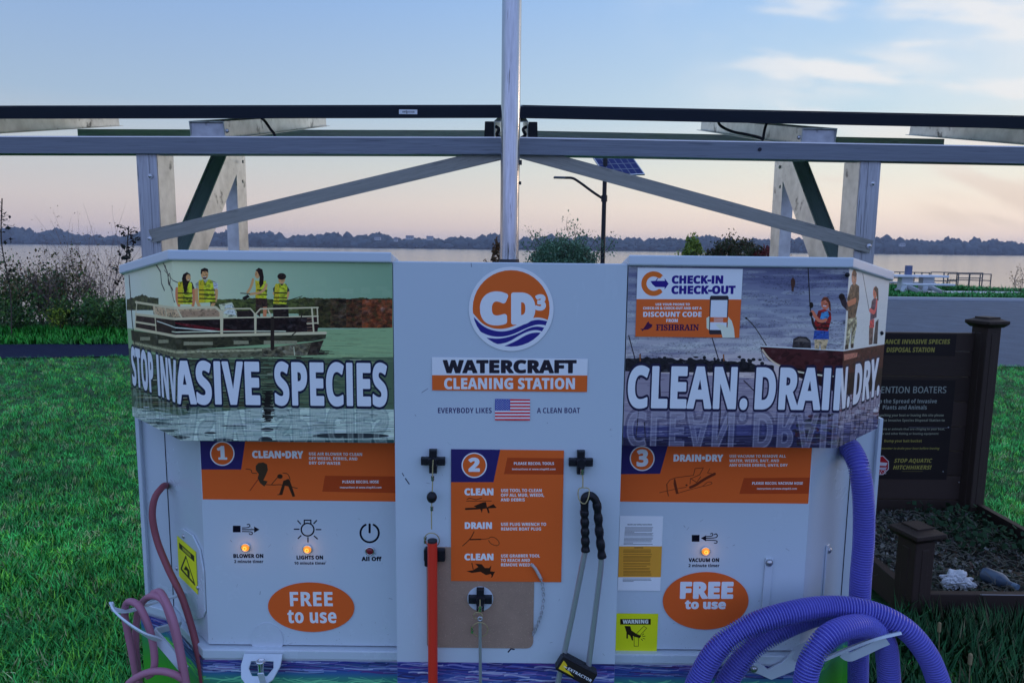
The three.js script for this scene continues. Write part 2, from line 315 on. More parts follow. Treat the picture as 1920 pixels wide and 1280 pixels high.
{
  const w = new Wrap(-1); w.zoom = (x, y) => [220 + x / 3.2, 450 + y / 3.2];
  const g = w.g, W = w.c.width, H = w.c.height;
  const sky = g.createLinearGradient(0, 0, W, 0); sky.addColorStop(0, ink(172, 184, 194)); sky.addColorStop(.42, ink(142, 164, 172)); sky.addColorStop(.72, ink(106, 142, 146)); sky.addColorStop(1, ink(84, 124, 126));
  g.fillStyle = sky; g.fillRect(0, 0, W, H);
  w.grain(500, [ink(150, 176, 176), ink(120, 150, 150)], 20, 90, .10);
  // far trees
  w.fill(ink(44, 58, 38), ragged(60, 250, (t) => 330 + 40 * Math.abs(t - .5), 420, 14, 24, 2));
  w.fill(ink(58, 74, 46), ragged(560, 1120, () => 352, 440, 10, 60, 5));
  for (let k = 0; k < 5; k++) w.fill([ink(52, 62, 40), ink(46, 48, 34), ink(54, 44, 34), ink(70, 46, 34), ink(98, 54, 38)][k], ragged(1090 + k * 95, 1650, () => 350 + k * 2, 526, 9, 60, 7 + k));
  for (let i = 0; i < 260; i++) { const x = rr(1090, 1640), y = rr(365, 520), k = (x - 1090) / 550; w.g.globalAlpha = .35; w.oval(ink(30 + 46 * k * rnd(), 32 + 16 * rnd(), 28), x, y, rr(4, 13), rr(4, 14)); } g.globalAlpha = 1;
  // water
  w.mottle = false;
  w.fill(ink(92, 130, 120), [[40, 524], [1660, 524], [1660, 1260], [40, 1260]]);
  w.fill(ink(54, 78, 76), [[40, 640], [1660, 700], [1660, 1260], [40, 1260]]);
  w.fill(ink(132, 166, 190), [[40, 990], [900, 1000], [1660, 1015], [1660, 1270], [40, 1270]]);
  ripples(w, 160, 1180, 1600, 540, 740, [ink(60, 84, 78), ink(112, 146, 128), ink(78, 104, 96)], 130, .8);
  for (let i = 0; i < 520; i++) { const y = rr(650, 1000), k = (y - 650) / 350, x = rr(80, 1240 - 330 * k), l = rr(20, 130); w.line([ink(22, 24, 30), ink(32, 30, 34), ink(40, 44, 42)][i % 3], rr(1.5, 5), [[x, y], [x + l * .5, y + rr(-2, 2)], [x + l, y]], true); }
  ripples(w, 620, 100, 1560, 690, 1020, [ink(18, 20, 28), ink(140, 158, 172), ink(38, 38, 34), ink(92, 108, 92), ink(26, 28, 36), ink(16, 18, 26)], 120, .95);
  ripples(w, 520, 60, 1620, 1000, 1215, [ink(30, 58, 80), ink(16, 26, 42), ink(178, 204, 224), ink(20, 44, 64), ink(86, 128, 156), ink(160, 192, 214)], 150, .95);
  for (let i = 0; i < 34; i++) w.line(ink(16, 18, 24), rr(4, 9), [[rr(868, 895), 905 + i * 5.6], [rr(915, 945), 905 + i * 5.6 + rr(-2, 2)]]);
  for (const [x, y, a, b] of [[900, 1135, 38, 12], [425, 1000, 10, 24], [560, 1155, 36, 6], [350, 1180, 90, 9], [640, 1196, 60, 8], [890, 1196, 42, 18], [1400, 1172, 230, 16], [700, 1112, 80, 5], [210, 1095, 90, 6]]) w.oval(ink(18, 24, 38, .9), x, y, a, b);
  w.fill(ink(26, 54, 70), [[40, 1030], [60, 1075], [360, 1190], [880, 1200], [1660, 1195], [1660, 1240], [360, 1222], [60, 1100]]);
  w.mottle = true;
  // pontoon boat: tubes, deck, fence, rails
  w.fill(ink(38, 44, 40), [[85, 540], [330, 575], [1255, 560], [1250, 590], [1180, 605], [330, 660], [90, 600]]);
  for (const [x0, x1, y] of [[400, 575, 618], [700, 790, 612], [880, 1080, 612], [140, 200, 590], [250, 310, 606]]) w.fill(ink(96, 108, 108), [[x0, y - 10], [x1, y - 9], [x1, y + 10], [x0, y + 12]]);
  w.fill(ink(70, 80, 78), [[95, 602], [330, 652], [870, 645], [870, 700], [330, 700], [95, 640]]);
  w.fill(ink(116, 130, 126), [[95, 610], [330, 660], [870, 652], [870, 664], [330, 674], [95, 622]]);
  w.fill(ink(84, 90, 88), [[870, 648], [1165, 612], [1240, 598], [1200, 690], [1060, 692], [870, 702]]);
  w.fill(ink(40, 38, 40), [[1165, 612], [1240, 600], [1205, 688], [1140, 690]]);
  w.line(ink(170, 176, 172), 4, [[1060, 640], [1065, 690]]); w.line(ink(60, 64, 64), 3, [[872, 650], [874, 700]]);
  w.fill(ink(30, 18, 24), [[110, 440], [330, 468], [1215, 458], [1200, 560], [330, 572], [115, 530]]);
  w.fill(ink(20, 14, 20), [[330, 470], [1165, 462], [1165, 556], [330, 566]]);
  w.fill(ink(64, 18, 30), [[345, 490], [700, 540], [1020, 548], [720, 552], [480, 535], [350, 500]]);
  w.line(ink(190, 190, 190), 4, [[240, 485], [330, 515], [600, 546]], true); w.line(ink(170, 170, 174), 4, [[330, 548], [700, 545], [1010, 546]], true);
  for (let i = 0; i < 5; i++) w.line(ink(140, 120, 120), 2, [[1140, 470 + i * 18], [1170, 468 + i * 18]]);
  w.fill(ink(138, 132, 128), [[215, 385], [340, 405], [600, 398], [618, 415], [618, 460], [330, 466], [220, 445]]); w.fill(ink(112, 104, 104), [[375, 425], [610, 420], [612, 460], [395, 462]]);
  w.fill(ink(158, 160, 164), [[610, 385], [690, 372], [722, 440], [720, 460], [640, 460]]); w.fill(ink(186, 190, 196), [[650, 390], [690, 380], [716, 450], [640, 440]]);
  w.fill(ink(28, 24, 28), [[720, 425], [820, 420], [820, 462], [720, 462]]);
  const rail = ink(140, 150, 152), rw = 8;
  w.line(rail, rw, [[112, 372], [330, 405], [590, 402], [625, 430], [628, 572]], false); w.line(rail, rw, [[632, 566], [634, 430], [660, 412], [800, 410], [826, 440], [828, 566]]); w.line(rail, rw, [[832, 566], [834, 440], [860, 412], [1205, 404]]);
  w.line(rail, 8, [[112, 445], [330, 470], [620, 466]]); w.line(rail, 8, [[640, 466], [820, 463]]); w.line(rail, 8, [[840, 463], [1205, 456]]);
  w.line(rail, 9, [[112, 530], [330, 572], [1250, 556]]); w.line(rail, 7, [[110, 490], [235, 510]]); w.line(rail, 9, [[225, 395], [235, 545]]); w.line(rail, 8, [[120, 370], [108, 535]]); w.line(rail, 8, [[290, 400], [300, 465]]); w.line(rail, 8, [[360, 410], [390, 468]]);
  w.line(rail, 10, [[1168, 404], [1180, 560]]); w.line(rail, 8, [[1200, 404], [1205, 500]]); w.line(rail, 8, [[1140, 500], [1205, 496]]); w.line(rail, 9, [[905, 418], [932, 470], [930, 560]]); w.line(ink(28, 26, 30), 22, [[932, 470], [932, 650]]); w.line(ink(26, 24, 28), 6, [[1110, 440], [1085, 540], [1050, 570]], true);
  // lamps and rods on a rigging line
  for (const d of [0, 50]) w.line(ink(30, 34, 40), 7, [[225 + d, 130], [262 + d * .8, 190], [268 + d * .9, 260], [285 + d, 300]]);
  w.line(ink(40, 44, 50), 4, [[290, 150], [345, 370]]); w.line(ink(40, 44, 50), 3, [[285, 180], [400, 270]]); w.line(ink(24, 28, 34), 5, w.ring(314, 235, 7, 34)); w.line(ink(24, 24, 28), 9, [[74, 215], [92, 480], [110, 640]]);
  // four people in yellow vests
  const skin = ink(148, 98, 84), skin2 = ink(170, 118, 98), hair = ink(24, 18, 20), vest = ink(176, 178, 46), strap = ink(34, 36, 24), dkcl = ink(30, 34, 44);
  const vestOn = (pts, bands) => { w.fill(vest, pts); w.fill(ink(140, 142, 40), pts.map(([x, y]) => [x * .35 + pts[0][0] * .65, y])); for (const [x0, x1, y] of bands) w.line(strap, 7, [[x0, y], [x1, y + 2]]); };
  w.fill(dkcl, [[366, 270], [400, 248], [450, 252], [466, 290], [456, 320], [372, 322]]); w.line(skin, 17, [[360, 290], [356, 345], [372, 392]], true); w.line(skin, 17, [[460, 300], [464, 350], [456, 392]], true);
  vestOn([[366, 255], [395, 246], [412, 270], [436, 248], [450, 262], [452, 384], [366, 382]], [[368, 450, 318], [368, 450, 345], [370, 450, 368]]);
  w.fill(hair, [[398, 205], [420, 192], [440, 205], [442, 235], [428, 262], [418, 310], [404, 318], [394, 262], [390, 230]], false); w.oval(skin2, 428, 225, 14, 20); w.line(ink(230, 220, 214), 3, [[424, 237], [434, 236]]);
  w.fill(ink(110, 130, 150), [[470, 262], [500, 238], [560, 236], [600, 256], [606, 292], [575, 300], [478, 300]]); for (let i = 0; i < 4; i++) w.line(ink(200, 210, 220), 5, [[572, 256 + i * 10], [604, 262 + i * 10]]);
  w.line(skin2, 19, [[478, 296], [474, 350], [494, 396]], true); w.line(skin2, 19, [[596, 300], [598, 350], [572, 392]], true);
  vestOn([[490, 248], [516, 236], [530, 258], [552, 232], [575, 248], [592, 372], [494, 376]], [[496, 586, 300], [496, 588, 325], [498, 590, 350], [560, 590, 372]]);
  w.oval(skin2, 526, 204, 22, 31); w.fill(hair, [[502, 200], [504, 176], [526, 166], [546, 174], [548, 196], [536, 186], [512, 188], [506, 206]]); w.fill(ink(60, 36, 32), [[514, 222], [538, 220], [534, 234], [518, 235]]); w.line(ink(226, 216, 208), 3, [[518, 222], [534, 221]]);
  w.fill(ink(40, 30, 32), [[832, 345], [900, 348], [905, 420], [868, 420], [865, 380], [858, 460], [832, 440]]); w.fill(skin, [[876, 400], [900, 400], [896, 458], [876, 458]]);
  vestOn([[828, 240], [860, 250], [892, 242], [902, 280], [896, 350], [832, 346], [840, 290]], [[842, 898, 300], [840, 898, 325]]);
  w.line(skin2, 15, [[816, 236], [806, 280], [784, 312]], true); w.line(skin2, 15, [[896, 268], [884, 312], [800, 324]], true); w.oval(skin2, 842, 206, 15, 24); w.fill(hair, [[830, 182], [850, 166], [872, 176], [880, 220], [878, 262], [860, 284], [852, 262], [856, 220], [842, 188]]); w.fill(ink(20, 18, 22), [[752, 344], [785, 326], [796, 340], [764, 362]]); w.line(ink(20, 18, 22), 5, [[742, 318], [796, 322]]);
  w.fill(dkcl, [[936, 290], [960, 262], [1014, 262], [1034, 300], [1026, 322], [940, 322]]); w.line(skin2, 13, [[940, 318], [958, 350], [990, 362]], true); w.line(skin2, 13, [[1028, 314], [1022, 350], [1000, 366]], true);
  vestOn([[948, 268], [974, 258], [988, 274], [1004, 258], [1022, 276], [1016, 384], [936, 380]], [[946, 1018, 316], [942, 1016, 344], [940, 1014, 366]]);
  w.oval(skin2, 988, 234, 20, 28); w.oval(hair, 988, 218, 26, 20); w.line(ink(24, 24, 26), 4, [[990, 372], [1110, 336]]);
  w.fill(ink(26, 22, 26), [[936, 392], [1026, 392], [1030, 460], [936, 460]]);
  w.line(rail, 9, [[834, 440], [860, 412], [1205, 404]]); w.line(rail, 9, [[330, 405], [590, 402]]);
  // lettering and its reflection
  const W1 = w.hit(247, 700)[0] + .006, F = w.l0, yA = atZ(560, 681, 0).y, yB = atZ(560, 757, 0).y;
  const o = { color: ink(172, 194, 240), fat: 5, out: ink(14, 20, 52), ow: 14 };
  const sp0 = w.hit(513, 700)[0], sp1 = w.hit(727, 700)[0], iv0 = w.hit(294, 700)[0], iv1 = w.hit(489, 700)[0], st1 = w.hit(289, 700)[0];
  for (const [s, a, b] of [['SPECIES', sp0, sp1], ['INVASIVE', iv0, iv1], ['STOP', W1, st1]]) {
    w.word(s, a, b, yB + .080, yB - .014, { color: ink(132, 160, 186), fat: 5, out: ink(30, 52, 76), ow: 14, alpha: .26, flip: true });
    w.word(s, a, b, yA, yB, o);
  }
  ripples(w, 200, 60, 1620, 1010, 1150, [ink(160, 186, 202), ink(30, 56, 76), ink(20, 34, 48)], 150, .8);
  part('picture_panel', sheet([LO, LF, LI], 1.045, 1.507, .0025, SL), w.material(.38), station, 'picture panel of a pontoon boat with riders in yellow vests');
}
{
  const w = new Wrap(1); w.zoom = (x, y) => [1160 + x / 3.2, 460 + y / 3.2];
  const g = w.g, W = w.c.width, H = w.c.height;
  const sky = g.createLinearGradient(0, 0, 0, H * .55); sky.addColorStop(0, ink(60, 72, 124)); sky.addColorStop(.45, ink(98, 116, 162)); sky.addColorStop(.8, ink(116, 130, 172)); sky.addColorStop(1, ink(136, 144, 180));
  g.fillStyle = sky; g.fillRect(0, 0, W, H);
  for (let i = 0; i < 420; i++) { const y = rr(110, 690), k = fbm(i * .3, y * .01, 3.3, 3); g.globalAlpha = .18; w.oval(k > 0 ? ink(160, 168, 200) : ink(44, 52, 100), rr(20, 1620), y, rr(30, 170), rr(5, 18)); } g.globalAlpha = 1;
  const side = g.createLinearGradient(w.l0 * w.sx, 0, W, 0); side.addColorStop(0, ink(168, 178, 204, .9)); side.addColorStop(1, ink(176, 176, 206, .9)); g.fillStyle = side; g.fillRect(w.l0 * w.sx, 0, W, H * .56);
  w.fill(ink(22, 24, 40), ragged(30, 930, (t) => 672 + 46 * t * t, 760, 12, 70, 3)); for (let i = 0; i < 80; i++) w.oval(ink(20, 24, 38), rr(40, 860), rr(668, 740), rr(6, 18), rr(5, 12));
  w.mottle = false; w.fill(ink(96, 104, 148), [[20, 752], [1660, 752], [1660, 1260], [20, 1260]]);
  ripples(w, 380, 30, 1560, 755, 990, [ink(52, 54, 92), ink(140, 148, 190), ink(78, 82, 124), ink(36, 36, 70)], 130, .9);
  w.fill(ink(44, 52, 112), [[20, 1080], [1300, 1070], [1660, 1000], [1660, 1260], [20, 1260]]); w.fill(ink(24, 26, 58), [[20, 1150], [1310, 1130], [1400, 1230], [20, 1260]]);
  ripples(w, 520, 30, 1600, 985, 1215, [ink(24, 28, 74), ink(120, 136, 190), ink(16, 16, 40), ink(72, 84, 148), ink(40, 42, 92)], 170, .9);
  for (let i = 0; i < 60; i++) { g.globalAlpha = .8; w.oval([ink(44, 24, 40), ink(30, 40, 36), ink(26, 22, 36)][i % 3], rr(1060, 1330), rr(1010, 1190), rr(8, 36), rr(4, 14)); } g.globalAlpha = 1;
  for (let i = 0; i < 40; i++) { g.globalAlpha = .8; w.oval([ink(62, 40, 62), ink(190, 194, 220), ink(40, 34, 60)][i % 3], rr(1320, 1570), rr(900, 1110), rr(5, 22), rr(4, 12)); } g.globalAlpha = 1;
  // reeds
  for (const [x, y0, y1, t] of [[60, 540, 690, 40], [560, 555, 690, 40], [130, 650, 800, -6], [240, 670, 900, 10], [540, 700, 760, 6], [630, 660, 780, -8], [750, 810, 870, 60], [120, 980, 1190, -20], [155, 1060, 1200, 6], [610, 980, 1190, -14], [655, 980, 1190, -8]]) w.line(ink(26, 26, 44), 6, [[x, y0], [x + t, y1]]);
  for (const x of [127, 628]) w.line(ink(90, 62, 50), 8, [[x, 655], [x + 2, 690]]);
  w.mottle = true;
  // skiff
  w.fill(ink(46, 24, 34), [[848, 604], [1345, 632], [1600, 588], [1600, 740], [1340, 780], [1000, 740], [900, 690], [862, 640]]); w.fill(ink(26, 18, 30), [[960, 720], [1340, 770], [1600, 730], [1600, 860], [1345, 900], [1080, 790]]);
  w.line(ink(196, 196, 206), 7, [[848, 604], [1345, 630], [1600, 588]]); w.line(ink(150, 144, 156), 10, [[862, 625], [890, 672], [960, 722], [1080, 760], [1260, 785]], true); w.line(ink(160, 160, 176), 6, [[1080, 760], [1340, 790]]);
  w.fill(ink(120, 88, 96), [[1350, 652], [1430, 640], [1428, 668], [1350, 690]]); w.line(ink(30, 28, 36), 3, [[850, 606], [860, 660], [872, 690]]);
  w.line(ink(24, 24, 32), 5, [[758, 432], [800, 462], [885, 598]], true); w.oval(ink(20, 20, 26), 764, 436, 6);
  w.fill(ink(38, 40, 54), [[1040, 612], [1046, 560], [1075, 545], [1125, 548], [1150, 572], [1152, 616]], false); w.fill(ink(66, 70, 84), [[1050, 575], [1080, 556], [1120, 558], [1140, 578]]);
  // hooked fish and rods
  w.line(ink(30, 30, 44), 2.5, [[1044, 180], [1042, 280]]); w.fill(ink(46, 34, 38), [[1044, 190], [1058, 205], [1058, 235], [1046, 262], [1052, 278], [1042, 270], [1034, 278], [1036, 256], [1030, 232], [1032, 205]], true);
  w.line(ink(22, 22, 30), 6, [[1134, 122], [1146, 360], [1156, 440]]);
  const sk = ink(138, 88, 84);
  w.fill(ink(150, 138, 134), [[1172, 560], [1258, 556], [1240, 624], [1212, 624], [1206, 580], [1200, 622], [1174, 620]]); w.fill(ink(32, 62, 156), [[1172, 510], [1258, 510], [1260, 562], [1166, 562]]);
  w.fill(ink(112, 28, 36), [[1196, 392], [1232, 380], [1270, 400], [1274, 440], [1254, 514], [1178, 506], [1164, 478], [1184, 430]]); w.fill(ink(48, 108, 190), [[1205, 440], [1215, 402], [1252, 392], [1262, 420], [1238, 462]]);
  w.line(ink(26, 20, 28), 7, [[1190, 462], [1262, 470]]); w.line(ink(26, 20, 28), 7, [[1180, 492], [1256, 494]]); w.line(ink(30, 26, 40), 14, [[1160, 440], [1164, 470], [1182, 500]], true);
  w.line(sk, 20, [[1240, 446], [1206, 466], [1160, 398]], true); w.oval(sk, 1238, 346, 26, 38); w.fill(ink(70, 40, 34), [[1212, 335], [1225, 312], [1250, 310], [1268, 340], [1272, 392], [1262, 390], [1256, 345], [1238, 326], [1220, 335]]); w.line(ink(226, 220, 220), 5, [[1226, 362], [1242, 364]]); w.oval(ink(20, 20, 26), 1154, 358, 12, 18); w.oval(ink(20, 20, 26), 1152, 412, 10, 14);
  // two more anglers round the corner
  const pal = ink(120, 96, 96);
  w.fill(ink(168, 158, 160), [[1372, 430], [1424, 426], [1428, 470], [1404, 600], [1388, 604], [1396, 480], [1378, 606], [1358, 610], [1366, 500]]); w.fill(ink(70, 64, 62), [[1390, 240], [1412, 224], [1440, 244], [1440, 320], [1418, 432], [1372, 440], [1374, 380], [1368, 320]]);
  w.line(ink(120, 84, 78), 22, [[1416, 332], [1372, 352]]); w.line(ink(36, 34, 50), 20, [[1370, 376], [1352, 350], [1342, 320]]); w.oval(ink(24, 22, 30), 1336, 308, 18, 20); w.oval(pal, 1410, 192, 15, 46); w.fill(ink(46, 34, 36), [[1398, 180], [1404, 152], [1418, 148], [1426, 170], [1424, 190]]); w.fill(ink(30, 26, 30), [[1358, 596], [1376, 592], [1376, 620], [1354, 624]]); w.fill(ink(30, 26, 30), [[1390, 590], [1408, 588], [1406, 612], [1390, 616]]);
  w.fill(ink(70, 62, 74), [[1500, 480], [1526, 476], [1520, 590], [1498, 596]]); w.fill(ink(150, 56, 76), [[1504, 450], [1530, 440], [1530, 492], [1502, 494]]); w.fill(ink(60, 50, 96), [[1516, 330], [1536, 310], [1550, 330], [1544, 430], [1506, 450], [1508, 400]]); w.line(ink(176, 66, 84), 15, [[1546, 330], [1540, 410], [1506, 388]], true); w.oval(sk, 1534, 284, 11, 36); w.fill(ink(28, 20, 26), [[1528, 262], [1540, 242], [1554, 260], [1556, 330], [1548, 330], [1542, 280]]); w.line(ink(40, 38, 52), 4, [[1462, 170], [1500, 390]]); w.fill(ink(40, 44, 62), [[1538, 460], [1556, 440], [1548, 590], [1524, 590]]); w.oval(ink(16, 16, 22), 1369, 177, 8, 9); w.oval(ink(16, 16, 22), 1574, 524, 10, 8);
  // lettering
  const o = { color: ink(172, 198, 238), fat: 5, out: ink(20, 22, 58), ow: 14 }, yA = atZ(1300, 689, 0).y, yB = atZ(1300, 763, 0).y;
  const wA = w.hit(1175, 720)[0], wB = w.hit(1405, 720)[0], wC = w.hit(1412, 720)[0], l = w.l0, end = w.hit(1650, 700)[0];
  for (const [s, a, b] of [['CLEAN.', wA, wB], ['DRAIN.', wC, l + .072], ['DRY.', l + .086, end + .004]]) { w.word(s, a, b, yB + .078, yB - .014, { color: ink(128, 146, 198), fat: 4, out: ink(24, 28, 70), ow: 16, alpha: .34, flip: true }); w.word(s, a, b, yA, yB, o); }
  ripples(w, 380, 40, 1560, 1000, 1190, [ink(26, 30, 80), ink(112, 128, 184), ink(14, 16, 44)], 130, .85);
  part('picture_panel', sheet([RI, RF, RO], 1.045, 1.507, .0025, SL), w.material(.38), station, 'picture panel of anglers on a red skiff at dusk');
  for (const [x, y] of [[1588, 515], [1652, 624]]) { const p = x < 1600 ? atPlane(x, y, RF, RO) : atPlane(x, y, RF, RO); part('latch', new THREE.SphereGeometry(.006, 10, 8).translate(p.x, p.y, p.z + .004), M.black, station); }
}

// ---- instruction labels
const ORANGE = ink(146, 70, 38), NAVY = ink(26, 26, 92), PALE = ink(176, 192, 230), RUST = ink(112, 48, 26);
function label(name, x0, y0, x1, y1, z, S, bg, draw, zoom, text, rough) { const p = pixelPrint(x0, y0, x1, y1, z, S, bg); if (zoom) p.zoom = zoom; draw(p); p.grain(160, ['#000', '#fff'], 1, 5, .05); return part(name, p.plane(), p.material(rough ?? .42), station, text); }
const scratch = (p, n, x0, x1, y0, y1) => { for (let i = 0; i < n; i++) { const x = rr(x0, x1), y = rr(y0, y1); p.g.globalAlpha = rr(.2, .7); p.line('rgb(70,70,84)', rr(.25, .8), [[x, y], [x + rr(-5, 8), y + rr(-4, 6)]]); } p.g.globalAlpha = 1; };

label('instruction_label', 377, 822, 748, 938, -.098, 2200, ORANGE, (p) => {
  p.fill(NAVY, [[0, -40], [470, -40], [424, 285], [0, 285]]); p.oval(ORANGE, 240, 130, 112); p.line(PALE, 11, p.ring(240, 130, 114)); p.text('1', PALE, 192, 62, 290, 182, { fat: 8, family: 'serif' });
  p.text('CLEAN•DRY', PALE, 530, 105, 1026, 170, { fat: 7, y1b: 174 });
  [['USE AIR BLOWER TO CLEAN', 1605, 118, 146], ['OFF WEEDS, DEBRIS, AND', 1558, 162, 190], ['DRY OFF WATER', 1390, 206, 234]].forEach(([s, x, a, b]) => p.text(s, PALE, 1082, a, x, b, { fat: 1, y1b: b + 5 }));
  p.fill(RUST, [[1240, 346], [2000, 352], [2000, 516], [1214, 500]]); p.text('PLEASE RECOIL HOSE', PALE, 1408, 392, 1766, 418, { fat: 1 }); p.text('Instructions at www.stopAIS.com', PALE, 1384, 449, 1792, 468);
  const k = ink(34, 26, 24); // sketch: outboard motor, and someone bending over a hose
  p.fill(ink(40, 36, 34), [[566, 250], [590, 222], [640, 216], [676, 236], [684, 290], [664, 340], [640, 390], [682, 400], [650, 450], [610, 420], [584, 370], [596, 330], [566, 290]], false); p.line(k, 6, [[470, 280], [530, 282], [520, 320], [575, 322]], true); p.line(ink(96, 30, 26), 8, [[590, 380], [510, 490]]); p.line(k, 7, [[665, 432], [730, 436], [820, 430], [970, 468]], true);
  p.oval(k, 802, 352, 26, 22); p.line(k, 7, [[780, 360], [720, 430]], true); p.line(k, 6, [[830, 320], [870, 320], [890, 345], [905, 400], [860, 430]], true); p.fill(k, [[835, 395], [885, 375], [905, 410], [950, 545], [925, 552], [880, 440], [850, 440], [826, 530], [790, 532], [800, 510], [822, 440]]); p.line(k, 7, [[780, 530], [822, 528]]);
}, (x, y) => [370 + x / 5.189, 825 + y / 5.189], 'orange label with a figure one for the air blower');
label('instruction_label', 1150, 828, 1520, 942, -.098, 2200, ORANGE, (p) => {
  p.fill(NAVY, [[-100, -40], [500, -40], [404, 300], [-100, 306]]); p.oval(ORANGE, 230, 152, 115); p.line(PALE, 11, p.ring(230, 152, 116)); p.text('3', PALE, 176, 72, 288, 222, { fat: 7 });
  p.text('DRAIN•DRY', PALE, 530, 116, 1014, 178, { fat: 7 });
  [['USE VACUUM TO REMOVE ALL', 1630, 116, 142], ['WATER, WEEDS, BAIT, AND', 1564, 160, 186], ['ANY OTHER DEBRIS, UNTIL DRY', 1646, 204, 230]].forEach(([s, x, a, b]) => p.text(s, PALE, 1078, a, x, b, { fat: 1 }));
  p.fill(RUST, [[1220, 342], [2000, 336], [2000, 494], [1176, 496]]); p.text('PLEASE RECOIL VACUUM HOSE', PALE, 1298, 380, 1796, 405, { fat: 1 }); p.text('Instructions at www.stopAIS.com', PALE, 1346, 436, 1738, 454);
  const k = ink(66, 30, 22); p.line(k, 5, [[400, 484], [560, 448], [660, 430]], true); p.line(k, 8, [[470, 400], [474, 470], [486, 515]]); p.line(k, 6, [[465, 410], [500, 360], [560, 338], [730, 316], [745, 250], [826, 242], [790, 310], [700, 350], [696, 400]], false); p.line(k, 6, [[700, 345], [760, 385], [800, 330]]); p.fill(k, [[540, 350], [552, 350], [584, 494], [560, 498], [536, 400]]); p.line(k, 5, [[560, 495], [740, 440], [930, 400], [880, 370], [820, 420]], true); p.line(k, 26, [[700, 432], [740, 420], [830, 355], [935, 302]], true); p.line(k, 5, [[890, 250], [866, 292], [910, 300]]); p.oval(k, 662, 412, 10);
}, (x, y) => [1160 + x / 5.189, 830 + y / 5.189], 'orange label with a figure three for the vacuum');
label('instruction_label', 845.5, 843, 1055, 1090, .0062, 2600, ORANGE, (p) => {
  p.fill(NAVY, [[0, 0], [490, 0], [420, 338], [0, 338]]); p.oval(ORANGE, 242, 182, 110); p.line(PALE, 11, p.ring(242, 182, 112)); p.text('2', PALE, 188, 118, 294, 236, { fat: 7 });
  p.fill(RUST, [[548, 112], [1120, 118], [1120, 268], [516, 264]]); p.text('PLEASE RECOIL TOOLS', PALE, 606, 153, 980, 178, { fat: 1 }); p.text('Instructions at www.stopAIS.com', PALE, 590, 209, 994, 226);
  for (const [s, x1, a, b] of [['CLEAN', 424, 398, 456], ['DRAIN', 410, 710, 766], ['CLEAN', 424, 1000, 1056]]) p.text(s, PALE, 150, a, x1, b, { fat: 7 });
  for (const [s, x1, a, b] of [['USE TOOL TO CLEAN', 868, 400, 428], ['OFF ALL MUD, WEEDS,', 890, 443, 471], ['AND DEBRIS', 710, 487, 514], ['USE PLUG WRENCH TO', 908, 712, 740], ['REMOVE BOAT PLUG', 862, 756, 783], ['USE GRABBER TOOL', 850, 1004, 1031], ['TO REACH AND', 758, 1045, 1072], ['REMOVE WEEDS', 780, 1087, 1114]]) p.text(s, PALE, 487, a, x1, b, { fat: 1 });
  const k = ink(30, 20, 18); p.line(k, 18, [[165, 585], [280, 580]]); p.line(k, 12, [[280, 578], [440, 570]]); p.fill(k, [[236, 560], [320, 525], [350, 520], [360, 570], [420, 540], [440, 566], [372, 575], [384, 622], [370, 624], [356, 580], [320, 585], [312, 622], [300, 590]]); p.line(k, 5, [[170, 512], [400, 512]]); p.line(k, 6, [[175, 495], [200, 485], [260, 500], [310, 484]]);
  p.line(k, 7, [[135, 925], [205, 868], [240, 795]], true); p.line(k, 12, [[205, 868], [300, 865]]); p.line(k, 5, [[300, 865], [380, 862], [390, 840], [440, 850], [480, 900], [455, 930], [390, 905], [375, 875]], true);
  p.fill(k, [[170, 1160], [230, 1150], [280, 1120], [250, 1090], [310, 1095], [340, 1130], [380, 1130], [400, 1105], [390, 1160], [430, 1165], [410, 1215], [395, 1185], [350, 1195], [300, 1165], [220, 1175]]); p.line(k, 7, [[220, 1085], [232, 1140]]); p.line(k, 7, [[400, 1215], [430, 1165]]);
}, (x, y) => [840 + x / 4.923, 835 + y / 4.923], 'tall orange label with a figure two for the hand tools');
